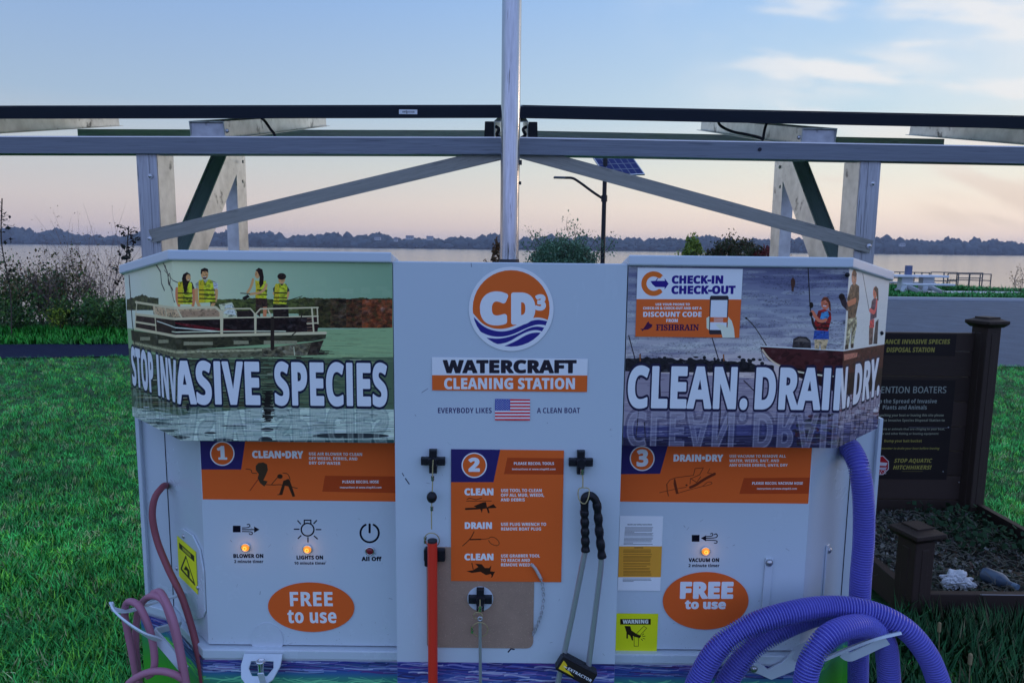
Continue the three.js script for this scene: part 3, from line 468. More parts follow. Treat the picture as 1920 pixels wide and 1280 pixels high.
label('sticker', 1193.5, 503, 1390, 632, .0045, 3000, ink(160, 190, 232), (p) => {
  p.fill(ink(150, 72, 40), [[-50, 572], [2100, 580], [2100, 1400], [-50, 1400]]);
  p.arc(ink(166, 78, 38), 84, 400, 320, 160, .62, Math.PI * 2 - .62); p.fill(ink(160, 190, 232), [[470, 190], [640, 200], [640, 450], [470, 455]]); const b = ink(24, 18, 116);
  p.arc(ink(166, 78, 38), 84, 400, 320, 160, .95, Math.PI * 2 - .95);
  p.fill(b, [[348, 278], [430, 274], [462, 230], [474, 236], [446, 274], [584, 274], [580, 230], [646, 322], [580, 414], [580, 376], [430, 374], [380, 330]]);
  p.text('CHECK-IN', b, 692, 194, 1546, 314, { fat: 9 }); p.text('CHECK-OUT', b, 686, 360, 1734, 482, { fat: 9 });
  p.text('USE YOUR PHONE TO', PALE, 428, 640, 994, 676, { fat: 4 }); p.text('CHECK-IN & CHECK-OUT AND GET A', PALE, 224, 702, 1186, 740, { fat: 4 }); p.text('DISCOUNT CODE', PALE, 220, 782, 1190, 860, { fat: 4 }); p.text('FROM', PALE, 602, 898, 800, 948, { fat: 4 }); p.text('FISHBRAIN', ink(42, 14, 60), 436, 988, 1140, 1084, { fat: 5, family: 'serif' });
  p.fill(ink(42, 14, 60), [[180, 1060], [230, 1056], [270, 1000], [290, 960], [320, 936], [330, 970], [380, 990], [370, 1030], [310, 1070], [240, 1074], [210, 1100], [206, 1076]]);
  p.fill(ink(186, 166, 186), [[1265, 880], [1320, 850], [1310, 1080], [1268, 1050]], false); p.fill(ink(30, 32, 50), [[1340, 518], [1612, 518], [1630, 545], [1600, 1130], [1580, 1150], [1320, 1150], [1306, 1120], [1322, 545]]); p.fill(ink(164, 194, 234), [[1340, 588], [1610, 588], [1592, 1080], [1320, 1076]]); p.fill(ink(150, 72, 40), [[1326, 868], [1612, 872], [1606, 956], [1322, 950]]); for (const y of [888, 914, 938]) p.line(PALE, 9, [[1390, y], [1535, y + 2]]);
  p.fill(ink(190, 172, 192), [[1410, 990], [1470, 976], [1560, 1000], [1610, 1040], [1620, 860], [1680, 930], [1716, 1060], [1730, 1210], [1530, 1210], [1500, 1080]], false);
}, (x, y) => [1180 + x / 8.727, 495 + y / 8.727], 'white and orange sign-in sticker with a drawn phone');

// ---- front sheets with printed pictograms
{
  const p = new Print(-.8525, -.29, .4245, 1.0445, -.0985, 1900, paintCss); p.zoom = (x, y) => [200 + x / 2.782, 820 + y / 2.782];
  p.rect(dark, 657, 460, 697, 494); p.line(dark, 5, [[706, 480], [772, 480]]); p.fill(dark, [[768, 464], [796, 480], [768, 496]]); p.line(dark, 4.5, [[706, 471], [735, 471], [748, 462], [742, 451], [732, 454]], true); p.line(dark, 4.5, [[706, 490], [738, 490], [760, 493], [758, 506], [746, 506], [742, 500]], true);
  p.line(dark, 7, p.ring(1047, 480, 33)); p.line(dark, 6, [[1030, 452], [1030, 431], [1064, 431], [1064, 452]]); for (const [a, b, c, d] of [[1092, 480, 1116, 480], [1002, 478, 978, 478], [1010, 450, 996, 434], [1080, 448, 1094, 433], [1012, 512, 998, 526], [1082, 514, 1098, 528], [1049, 522, 1049, 544]]) p.line(dark, 6, [[a, b], [c, d]]);
  p.arc(dark, 10, 1371, 498, 48, -Math.PI / 2 + .45, Math.PI * 1.5 - .45); p.line(dark, 11, [[1371, 453], [1371, 494]]);
  for (const [s, x0, y0, x1, y1, f] of [['BLOWER ON', 658, 608, 818, 627, 7], ['2 minute timer', 664, 639, 816, 654, 4], ['LIGHTS ON', 988, 616, 1130, 635, 7], ['10 minute timer', 977, 648, 1142, 662, 4], ['All Off', 1330, 623, 1432, 643, 7]]) p.text(s, dark, x0, y0, x1, y1, { fat: f });
  p.grain(900, ['rgb(170,180,190)', 'rgb(215,224,232)'], 1, 5, .12); p.zoom = (x, y) => [x, y]; scratch(p, 22, 400, 730, 960, 1205); for (let i = 0; i < 90; i++) { p.g.globalAlpha = rr(.15, .5); p.oval('rgb(92,86,78)', rr(392, 735), 1212 - 46 * Math.pow(rnd(), 2.2), rr(.25, .8)); } p.g.globalAlpha = 1;
  part('front_sheet', p.plane(), p.material(.42, { roughnessMap: scuffTex }), station);
}
{
  const p = new Print(.28, .8265, .4245, 1.0445, -.0985, 1900, paintCss); p.zoom = (x, y) => [1140 + x / 2.782, 820 + y / 2.782];
  p.rect(dark, 438, 508, 478, 543); p.fill(dark, [[486, 525], [513, 510], [513, 541]]); p.line(dark, 5, [[512, 525], [560, 525], [574, 514], [566, 500], [556, 506]], true); p.line(dark, 4.5, [[516, 516], [536, 516], [550, 510], [546, 498], [536, 502]], true); p.line(dark, 4.5, [[516, 535], [556, 535], [572, 540], [568, 552], [556, 550]], true);
  p.text('VACUUM ON', dark, 422, 630, 582, 648, { fat: 7 }); p.text('2 minute timer', dark, 420, 660, 582, 675, { fat: 4 });
  p.grain(900, ['rgb(170,180,190)', 'rgb(215,224,232)'], 1, 5, .12); p.zoom = (x, y) => [x, y]; scratch(p, 22, 1180, 1480, 960, 1205); for (let i = 0; i < 90; i++) { p.g.globalAlpha = rr(.15, .5); p.oval('rgb(92,86,78)', rr(1160, 1500), 1214 - 46 * Math.pow(rnd(), 2.2), rr(.25, .8)); } p.g.globalAlpha = 1;
  part('front_sheet', p.plane(), p.material(.42, { roughnessMap: scuffTex }), station);
}
{
  const p = new Print(-.3, .287, .06, 1.51, .003, 1380, paintCss); p.zoom = (x, y) => [730 + x / 3.556, 470 + y / 3.556];
  const t = ink(30, 32, 84); p.text('EVERYBODY LIKES', t, 320, 1047, 684, 1082, { fat: 0, gap: 0 }); p.text('A CLEAN BOAT', t, 984, 1047, 1272, 1082);
  p.line('rgb(60,60,76)', 2.5, [[545, 80], [548, 108]]); p.line('rgb(60,60,76)', 2, [[215, 946], [238, 930], [258, 918]]);
  p.grain(1500, ['rgb(170,180,190)', 'rgb(215,224,232)'], 1, 5, .12); p.zoom = (x, y) => [x, y]; scratch(p, 26, 745, 1150, 700, 1230);
  p.line('rgb(46,46,60)', 2.4, [[953, 1222], [958, 1216], [964, 1217]]); p.line('rgb(60,60,76)', 1.4, [[754, 887], [757, 892]]); p.line('rgb(60,60,76)', 2, [[760, 897], [767, 907]]);
  part('front_sheet', p.plane(), p.material(.42, { roughnessMap: scuffTex }), station);
}
// round emblem
{
  const p = pixelPrint(879, 500, 1038, 658, .005, 3200, ink(172, 200, 236)); p.zoom = (x, y) => [730 + x / 3.556, 470 + y / 3.556];
  const w = ink(176, 202, 238), or = ink(150, 72, 36), nv = ink(26, 28, 120);
  p.oval(or, 812, 384, 257, 255); p.g.save(); p.path(p.ring(812, 384, 257, 255)); p.g.clip();
  p.fill(w, [[540, 400], [562, 420], [620, 490], [700, 522], [780, 520], [860, 490], [940, 450], [1000, 442], [1060, 462], [1100, 480], [1100, 700], [540, 700]], true);
  p.fill(nv, [[540, 420], [566, 446], [630, 510], [720, 540], [800, 534], [880, 500], [950, 464], [1010, 458], [1100, 484], [1100, 520], [1040, 494], [980, 490], [900, 520], [820, 560], [740, 576], [660, 566], [590, 530]], true);
  p.fill(nv, [[640, 578], [700, 588], [780, 580], [860, 552], [920, 518], [980, 502], [1034, 512], [1080, 530], [1050, 560], [1010, 530], [950, 528], [880, 556], [800, 606], [740, 622], [690, 620]], true);
  p.fill(nv, [[765, 636], [840, 606], [900, 566], [960, 544], [1030, 546], [1010, 590], [920, 640], [840, 650]], true); p.g.restore();
  p.text('C', w, 606, 290, 784, 478, { fat: 13 }); p.text('D', w, 806, 294, 972, 476, { fat: 13 }); p.text('3', w, 976, 298, 1042, 390, { fat: 11 });
  part('emblem', p.oblong((p.x1 - p.x0) / 2, (p.y1 - p.y0) / 2), p.material(.4), station, 'round orange and navy emblem with white waves');
}
label('name_plate', 810, 671, 1101.5, 733, .005, 2600, ink(168, 194, 232), (p) => { p.fill(ink(158, 72, 38), [[200, 829], [1400, 831], [1400, 1000], [200, 1000]]); p.text('WATERCRAFT', ink(22, 24, 44), 362, 732, 1246, 812, { fat: 8 }); p.text('CLEANING STATION', PALE, 362, 850, 1244, 920, { fat: 4 }); }, (x, y) => [730 + x / 3.556, 470 + y / 3.556]);
label('flag_sticker', 928, 748, 994, 788, .005, 4000, ink(214, 216, 236), (p) => {
  for (let i = 0; i < 13; i += 2) p.fill(ink(172, 34, 56), [[928, 748 + i * 3.08], [994, 748 + i * 3.08], [994, 751.1 + i * 3.08], [928, 751.1 + i * 3.08]]);
  p.rect(ink(46, 62, 150), 920, 740, 956.5, 769.5); for (let r = 0; r < 9; r++) for (let c = 0; c < (r % 2 ? 5 : 6); c++) { const x = 930.6 + c * 4.7 + (r % 2) * 2.35, y = 750.4 + r * 2.15, s = []; for (let k = 0; k < 10; k++) { const a = -Math.PI / 2 + k * Math.PI / 5, q = k % 2 ? .42 : 1.02; s.push([x + Math.cos(a) * q, y + Math.sin(a) * q]); } p.fill(ink(220, 222, 240), s); }
});
for (const [cx, cy, rx, ry, z, dr] of [
  [583, 1138, 81, 46.5, -.0962, (p) => { p.zoom = (x, y) => [200 + x / 2.782, 820 + y / 2.782]; p.text('FREE', PALE, 948, 806, 1184, 878, { fat: 2 }); p.text('to use', PALE, 942, 896, 1202, 966, { fat: 2 }); }],
  [1323.5, 1126, 80.5, 54, -.0962, (p) => { p.zoom = (x, y) => [1140 + x / 2.782, 820 + y / 2.782]; p.text('FREE', PALE, 370, 757, 655, 836, { fat: 9 }); p.text('to use', PALE, 402, 848, 616, 892, { fat: 7 }); }]]) {
  const p = pixelPrint(cx - rx, cy - ry, cx + rx, cy + ry, z, 2600, ink(154, 68, 38)); dr(p); part('oval_sticker', p.oblong((p.x1 - p.x0) / 2, (p.y1 - p.y0) / 2), p.material(.42), station);
}
label('safety_notice', 1160.5, 967, 1241, 1107, -.0962, 3600, ink(168, 190, 232), (p) => {
  const k = ink(40, 42, 62); p.fill(ink(140, 112, 52), [[-20, 303], [460, 303], [460, 577], [-20, 577]]); p.text('Health and Safety Instructions', k, 126, 103, 346, 115, { fat: 3 }); p.text('WARNING', ink(60, 40, 24), 186, 310, 268, 320, { fat: 4 });
  const rows = (x0, x1, y0, n, dy, c) => { for (let i = 0; i < n; i++) { let x = x0 - i * .8; const e = x1 - (i % 5 === 4 ? rr(60, 190) : rr(0, 14)); while (x < e) { const l = Math.min(rr(5, 22), e - x); p.line(c, 4.2, [[x, y0 + i * dy], [x + l, y0 + i * dy]]); x += l + 3.4; } } };
  rows(106, 356, 136, 8, 10.4, k); rows(98, 352, 228, 6, 11.4, k); const b = ink(70, 48, 26); [[334, 3, 346], [373, 1, 346], [390, 2, 340], [413, 3, 336], [455, 2, 336], [481, 1, 296], [498, 2, 330], [524, 4, 342]].forEach(([y, n, x]) => rows(92, x, y, n, 11.6, b)); rows(86, 344, 592, 2, 12, k); rows(86, 190, 614, 1, 12, k);
}, (x, y) => [1150 + x / 4.74, 960 + y / 4.74], 'white and ochre safety notice covered in small print');
label('warning_sticker', 1155, 1150, 1233, 1223.5, -.0962, 3600, ink(158, 184, 30), (p) => {
  const k = ink(24, 22, 16); p.rect(k, 62, 948, 334, 998); p.text('WARNING', ink(190, 200, 200), 84, 955, 314, 988, { fat: 5 });
  p.fill(k, [[100, 1010], [152, 1012], [162, 1050], [206, 1080], [250, 1098], [236, 1118], [196, 1108], [176, 1098], [178, 1140], [166, 1138], [150, 1096], [132, 1086], [130, 1122], [116, 1120], [118, 1068]]); p.line(k, 4, [[206, 1080], [272, 1012], [298, 1030], [232, 1102]]); p.line(k, 4, [[186, 1106], [226, 1106], [224, 1190], [186, 1190]], false, true); for (const [a, b, c, d] of [[258, 1092, 272, 1080], [262, 1104, 284, 1100], [264, 1118, 280, 1126], [252, 1126, 260, 1140]]) p.line(k, 5, [[a, b], [c, d]]);
}, (x, y) => [1150 + x / 4.74, 960 + y / 4.74], 'yellow green warning sticker with a pinched hand');

// water band round the foot
for (const s of [-1, 1]) {
  const pl = s < 0 ? [[-1.166, -.33], [-1.066, -.289], [-.862, -.0805], [-.3, -.0805]] : [[.29, -.0805], [.834, -.0805], [1.048, -.289], [1.152, -.33]];
  const c = document.createElement('canvas'); c.width = 1400; c.height = 560; const g = c.getContext('2d');
  const gr = g.createLinearGradient(0, 0, 0, 560); gr.addColorStop(0, ink(26, 34, 120)); gr.addColorStop(.1, ink(34, 62, 146)); gr.addColorStop(.16, ink(34, 92, 120)); gr.addColorStop(.28, ink(34, 100, 70)); gr.addColorStop(.5, ink(36, 112, 44)); gr.addColorStop(1, ink(40, 118, 42)); g.fillStyle = gr; g.fillRect(0, 0, 1400, 560);
  const ga = (x) => (s < 0 ? x < 560 : x > 840);
  for (let i = 0; i < 300; i++) { const x = rr(-60, 1400), y = rr(-4, 62) ; g.globalAlpha = rr(.2, .75); g.strokeStyle = [ink(24, 22, 74), ink(96, 112, 196), ink(120, 150, 214), ink(60, 40, 120), ink(34, 62, 116)][i % 5]; g.lineWidth = rr(1.5, 7); g.beginPath(); g.moveTo(x, y); g.bezierCurveTo(x + 30, y - rr(4, 16), x + 70, y + rr(4, 16), x + rr(80, 170), y + rr(-6, 6)); g.stroke(); }
  for (let i = 0; i < 60; i++) { const x = rr(0, 1400); g.globalAlpha = .5; g.strokeStyle = ga(x) ? ink(70, 170, 60) : ink(80, 160, 150); g.lineWidth = rr(2, 8); g.beginPath(); g.moveTo(x, rr(80, 140)); g.bezierCurveTo(x + 40, rr(70, 130), x + 90, rr(90, 150), x + 160, rr(80, 140)); g.stroke(); }
  g.globalAlpha = 1;
  part('printed_skirt', sheet(pl, .07, .3885, .002), new THREE.MeshPhysicalMaterial({ map: canvasTex(c), roughness: .35, specularIntensity: .4 }), station, 'printed band of blue water over green');
}
{
  const c = document.createElement('canvas'); c.width = 900; c.height = 500; const g = c.getContext('2d'), gr = g.createLinearGradient(0, 0, 0, 500); gr.addColorStop(0, ink(24, 30, 116)); gr.addColorStop(.14, ink(36, 62, 150)); gr.addColorStop(.3, ink(44, 110, 140)); gr.addColorStop(1, ink(46, 140, 80)); g.fillStyle = gr; g.fillRect(0, 0, 900, 500);
  for (let i = 0; i < 200; i++) { const x = rr(-60, 900), y = rr(-4, 90); g.globalAlpha = rr(.2, .75); g.strokeStyle = [ink(26, 24, 78), ink(90, 104, 190), ink(140, 160, 220), ink(70, 46, 130)][i % 4]; g.lineWidth = rr(1.5, 7); g.beginPath(); g.moveTo(x, y); g.bezierCurveTo(x + 30, y - rr(4, 16), x + 70, y + rr(4, 16), x + rr(80, 170), y + rr(-6, 6)); g.stroke(); }
  const y1 = atZ(950, 1243, .006).y; part('printed_skirt', new THREE.PlaneGeometry(.586, y1 - .07).translate(-.0065, (y1 + .07) / 2, .0052), new THREE.MeshStandardMaterial({ map: canvasTex(c), roughness: .35 }), station, 'printed band of blue water under the middle column');
}

// ---- buttons
function button(px, py, lit) {
  const p = atZ(px, py, -.0985), g = new THREE.Group(); g.name = 'push_button'; g.position.set(p.x, p.y, p.z); station.add(g);
  part('bezel', [new THREE.TorusGeometry(.0112, .0022, 10, 32).translate(0, 0, .005), cyl(.0112, .0132, .005, 32).rotateX(Math.PI / 2).translate(0, 0, .0025)], M.chrome, g);
  const m = lit ? new THREE.MeshStandardMaterial({ color: new THREE.Color().setRGB(.8, .25, .02), emissive: new THREE.Color().setRGB(1, .30, .02), emissiveIntensity: .62, roughness: .3 }) : std([.20, .012, .02], .3);
  part('lens', new THREE.SphereGeometry(.0100, 24, 12, 0, Math.PI * 2, 0, Math.PI / 2).scale(1, .5, 1).rotateX(Math.PI / 2).translate(0, 0, .006), m, g, lit ? 'amber lit button lens' : 'dark red button lens');
  if (lit) { part('filament', new THREE.TorusGeometry(.0045, .0012, 8, 24).translate(0, 0, .0118), new THREE.MeshStandardMaterial({ color: 0xffc060, emissive: new THREE.Color().setRGB(1, .52, .08), emissiveIntensity: .95 }), g); const l = new THREE.PointLight(new THREE.Color(1, .45, .08), .0012, 0, 2); l.position.set(0, 0, .02); l.castShadow = true; g.add(l); }
}
button(461, 1025, 1); button(577, 1028.5, 1); button(694, 1031.5, 0); button(1322.5, 1032, 1);

// ---- brown wear plate, catch, retractors
{
  const r = atZ(800, 1120, .004), q = atZ(1001, 1120, .004), t = atZ(900, 1026, .004).y, b = atZ(900, 1214, .004).y, s = new THREE.Shape(), R = .022, x0 = r.x, x1 = q.x;
  s.moveTo(x0, t); s.lineTo(x1, t); s.lineTo(x1, b + R); s.quadraticCurveTo(x1, b, x1 - R, b); s.lineTo(x0 + R * .5, b); s.quadraticCurveTo(x0, b, x0, b + R * .5);
  const tx = greyTex(256, (u, v) => { const n = .5 + .55 * tile(u, v, 6, 2.1) + .55 * (rnd() - .5), k = rnd() > .996 ? .3 : 0; return [.56 + n * .14 + k, .46 + n * .11 + k, .39 + n * .09 + k]; }, true);
  tx.repeat.set(4, 4); part('wear_plate', new THREE.ExtrudeGeometry(s, { depth: .002, bevelEnabled: false }).translate(0, 0, .0032), std(null, .75, 0, { map: tx }), station, 'brown wear plate with rounded corners');
  const cp = atZ(900.5, 1122, .006); part('cutout_ring', new THREE.CircleGeometry(.0345, 40).translate(cp.x, cp.y, .0062), M.capPaint, station, 'pale round cutout in the brown plate');
  const bx = atZ(815, 1040, .01); part('tool_catch', [box(.056, .034, .016, bx.x, bx.y + .002, .0135, .004), box(.02, .05, .02, bx.x - .016, bx.y - .002, .016, .004)], M.black, station);
}
function retractor(px, py, name) {
  const p = atZ(px, py, .012), s = .029, a = .0078, sh = poly([[-a, -s], [a, -s], [a, -a], [s, -a], [s, a], [a, a], [a, s], [-a, s], [-a, a], [-s, a], [-s, -a], [-a, -a]]);
  return part('retractor', [new THREE.ExtrudeGeometry(sh, { depth: .012, bevelEnabled: true, bevelSize: .002, bevelThickness: .003, bevelSegments: 2 }).translate(p.x, p.y, .006), cyl(.011, .015, .010, 24).rotateX(Math.PI / 2).translate(p.x, p.y, .024)], M.black, station, name);
}
retractor(812, 864, 'black cross shaped cord reel above the orange tool'); retractor(1089, 866, 'black cross shaped cord reel above the grabber'); retractor(900.5, 1123, 'black cross shaped cord reel in the brown plate');

// ---- bolted plates and straps
const bolt = (p, n, r = .0075, parent = station) => { const g = [new THREE.SphereGeometry(r, 16, 10, 0, Math.PI * 2, 0, Math.PI / 2).scale(1, .7, 1).rotateX(Math.PI / 2), cyl(r * 1.15, r * 1.15, .002, 18).rotateX(Math.PI / 2)].map((k) => k.applyQuaternion(new THREE.Quaternion().setFromUnitVectors(V(0, 0, 1), n)).translate(p.x, p.y, p.z)); return part('bolt', g, M.bolt, parent); };
{
  const a = [-1.050, -.31], b = [-.853, -.1], d = V(b[0] - a[0], 0, b[1] - a[1]).normalize(), n = V(-d.z, 0, d.x); // along the facet, and out of it
  const on = (px, py, off = .004) => atPlane(px, py, a, b).addScaledVector(n, off), loc = (px, py) => { const q = atPlane(px, py, a, b); return [(q.x - a[0]) * d.x + (q.z - a[1]) * d.z, q.y]; };
  const place = (g, off) => g.applyMatrix4(new THREE.Matrix4().makeBasis(d, V(0, 1, 0), n)).translate(a[0] + n.x * off, 0, a[1] + n.z * off);
  const outline = [[336, 1140], [335, 1004], [338, 992], [346, 991], [364, 1003], [377, 1030], [384, 1070], [387, 1145], [383, 1156], [350, 1164]].map(([x, y]) => loc(x, y));
  part('hatch_plate', place(new THREE.ExtrudeGeometry(poly(outline), { depth: .003, bevelEnabled: true, bevelSize: .001, bevelThickness: .001, bevelSegments: 1 }), .002), M.paint, station, 'round topped plate on the corner facet');
  const w0 = loc(339, 1060)[0], w1 = loc(373, 1060)[0], y1 = loc(340, 1006)[1], y0 = loc(360, 1098)[1];
  const pr = new Print(w0, w1, y0, y1, 0, 5000, ink(172, 182, 36)); const W = pr.c.width, H = pr.c.height, g = pr.g;
  g.fillStyle = ink(26, 26, 16); g.fillRect(W * .1, H * .13, W * .8, H * .14); g.fillStyle = ink(170, 176, 60); g.font = 'bold ' + H * .11 + 'px sans-serif'; g.textAlign = 'center'; g.fillText('WARNING', W / 2, H * .24, W * .72);
  g.strokeStyle = ink(26, 26, 16); g.lineWidth = W * .045; g.lineJoin = 'round'; g.beginPath(); g.moveTo(W * .45, H * .33); g.lineTo(W * .86, H * .82); g.lineTo(W * .14, H * .76); g.closePath(); g.stroke(); g.fillStyle = ink(26, 26, 16); g.beginPath(); g.moveTo(W * .42, H * .56); g.lineTo(W * .62, H * .6); g.lineTo(W * .6, H * .78); g.lineTo(W * .5, H * .77); g.lineTo(W * .48, H * .66); g.lineTo(W * .3, H * .7); g.fill();
  part('warning_sticker', place(new THREE.PlaneGeometry(w1 - w0, y1 - y0).translate((w0 + w1) / 2, (y0 + y1) / 2, 0), .0075), pr.material(.4), station, 'yellow warning sticker on the corner plate');
  for (const [x, y] of [[348, 1004], [335, 1064], [375, 1100]]) bolt(on(x, y, .0065), n, .0062);
  // grommet where the air hose comes out
  const q = on(305, 912, .003); part('grommet', new THREE.TorusGeometry(.012, .005, 8, 24).applyQuaternion(new THREE.Quaternion().setFromUnitVectors(V(0, 0, 1), n)).translate(q.x, q.y, q.z), M.black, station);
}
{
  const a = [.827, -.1], b = [1.036, -.31], d = V(b[0] - a[0], 0, b[1] - a[1]).normalize(), n = V(-d.z, 0, d.x);
  const on = (px, py, off) => atPlane(px, py, a, b).addScaledVector(n, off);
  part('hanger_strap', bar(atZ(1443, 1046, -.095), atZ(1432, 1180, -.095), .022, .005, V(0, 0, 1), .002), M.paint, station); bolt(atZ(1443, 1055, -.091), V(0, 0, 1), .009);
  part('hanger_strap', bar(on(1551, 1020, .003), on(1541, 1150, .003), .020, .005, n, .002), M.paint, station); bolt(on(1552, 1030, .006), n, .0085);
  const q = on(1591, 838, .004); part('hose_port', new THREE.TorusGeometry(.032, .008, 10, 32).applyQuaternion(new THREE.Quaternion().setFromUnitVectors(V(0, 0, 1), n)).translate(q.x, q.y, q.z), M.black, station);
}
// cup holder with a coupling hanging in it
{
  const p = atZ(497, 1218, -.08), c = V(p.x, p.y, -.07), s = new THREE.Shape();
  s.absellipse(0, 0, .046, .052, 0, Math.PI * 2); const up = new THREE.ExtrudeGeometry(s, { depth: .0015, bevelEnabled: false }).translate(c.x, c.y + .020, -.0980);
  const t = poly([[-.056, 0], [.050, 0], [.050, .03], [.036, .066], [.014, .082], [-.030, .082], [-.050, .062], [-.058, .03]]); t.holes.push(poly([[-.034, .018], [.030, .018], [.034, .036], [.020, .058], [-.022, .058], [-.036, .038]]));
  const tray = new THREE.ExtrudeGeometry(t, { depth: .004, bevelEnabled: true, bevelSize: .001, bevelThickness: .001, bevelSegments: 1 }).rotateX(Math.PI / 2 + .8).translate(c.x, c.y - .008, c.z - .002);
  const g = new THREE.Group(); g.name = 'tool_holder'; station.add(g);
  part('bracket', [up, tray], M.paint, g); part('coupling', [cyl(.009, .007, .05, 16, c.x + .002, c.y - .034, c.z + .034), new THREE.TorusGeometry(.011, .0025, 8, 20).rotateX(Math.PI / 2).translate(c.x + .002, c.y - .008, c.z + .034)], M.chrome, g);
  part('lug', [bar(V(c.x + .014, c.y - .02, c.z + .07), V(c.x + .02, c.y - .16, c.z + .02), .016, .004, V(0, 0, 1))], M.paint, g);
}
// hose hangers: bent flat bar standing out of the corner facets
{
  const hang = new THREE.Group(); hang.name = 'hose_hanger'; station.add(hang); hang.userData.label = 'bent flat bar hanger holding the pink air hose';
  const strip = (pts, w, t, up) => { const c = new THREE.CatmullRomCurve3(pts, false, 'centripetal'), n = 36, P = [], ix = []; for (let i = 0; i <= n; i++) { const p = c.getPoint(i / n), d = c.getTangent(i / n), s = up.clone().sub(d.clone().multiplyScalar(up.dot(d))).normalize(), q = d.clone().cross(s); for (const [a, b] of [[-1, -1], [1, -1], [1, 1], [-1, 1]]) { const v = p.clone().addScaledVector(s, a * w / 2).addScaledVector(q, b * t / 2); P.push(v.x, v.y, v.z); } if (i < n) for (let k = 0; k < 4; k++) { const o = i * 4, e = (k + 1) % 4; ix.push(o + k, o + e, o + 4 + e, o + k, o + 4 + e, o + 4 + k); } } ix.push(0, 3, 2, 0, 2, 1); const o = n * 4; ix.push(o, o + 1, o + 2, o, o + 2, o + 3); const g = new THREE.BufferGeometry(); g.setAttribute('position', new THREE.Float32BufferAttribute(P, 3)); g.setAttribute('uv', new THREE.Float32BufferAttribute(new Float32Array(P.length / 3 * 2), 2)); g.setIndex(ix); return toCreasedNormals(g, .6); };
  part('arm', strip([atZ(345, 1113, -.21), atZ(296, 1127, -.17), atZ(238, 1145, -.10), atZ(214, 1142, -.08), atZ(209, 1134, -.07)], .022, .005, V(.3, .2, 1)), M.capPaint, hang);
  part('arm', strip([atZ(207, 1132, -.07), atZ(216, 1148, -.045), atZ(240, 1169, -.03), atZ(272, 1189, -.03), atZ(300, 1200, -.06)], .018, .005, V(.1, 1, .8)), M.capPaint, hang);
  part('foot_plate', strip([atZ(286, 1186, -.09), atZ(312, 1215, -.075), atZ(346, 1256, -.06)], .030, .006, V(1, .5, .2)), M.capPaint, hang);
  part('brace', bar(atZ(289, 1183, -.10), atZ(338, 1170, -.17), .022, .006, V(0, 0, 1)), M.capPaint, hang);
  const h2 = new THREE.Group(); h2.name = 'hose_hanger'; station.add(h2); h2.userData.label = 'bent flat bar hanger holding the blue vacuum hose';
  part('arm', strip([atZ(1541, 1238, .02), atZ(1590, 1217, .05), atZ(1640, 1198, .07), atZ(1690, 1186, .08)], .016, .007, V(0, .5, 1)), M.capPaint, h2);
  part('arm', strip([atZ(1580, 1224, .045), atZ(1592, 1231, .05), atZ(1612, 1224, .055), atZ(1650, 1206, .065), atZ(1664, 1200, .07)], .026, .004, V(0, 1, .15)), M.capPaint, h2);
  part('arm', strip([atZ(1600, 1166, -.20), atZ(1626, 1176, -.09), atZ(1660, 1194, .06)], .022, .005, V(.6, 1, .3)), M.capPaint, h2);
  part('foot_plate', [new THREE.ExtrudeGeometry(poly([[1406, 1243], [1410, 1258], [1424, 1262], [1446, 1272], [1494, 1253], [1500, 1215], [1486, 1220], [1466, 1241], [1440, 1254], [1422, 1242]].map(([x, y]) => { const p = atZ(x, y, -.072); return [p.x, p.y]; })), { depth: .005, bevelEnabled: true, bevelSize: .001, bevelThickness: .001, bevelSegments: 1 }).translate(0, 0, -.073)], M.capPaint, h2);
  part('brace', strip([atZ(1488, 1228, -.07), atZ(1520, 1216, -.02), atZ(1545, 1236, .02)], .034, .005, V(.3, 1, .2)), M.capPaint, h2);
  bolt(atZ(1414, 1254, -.066), V(0, 0, 1), .009, h2);
}
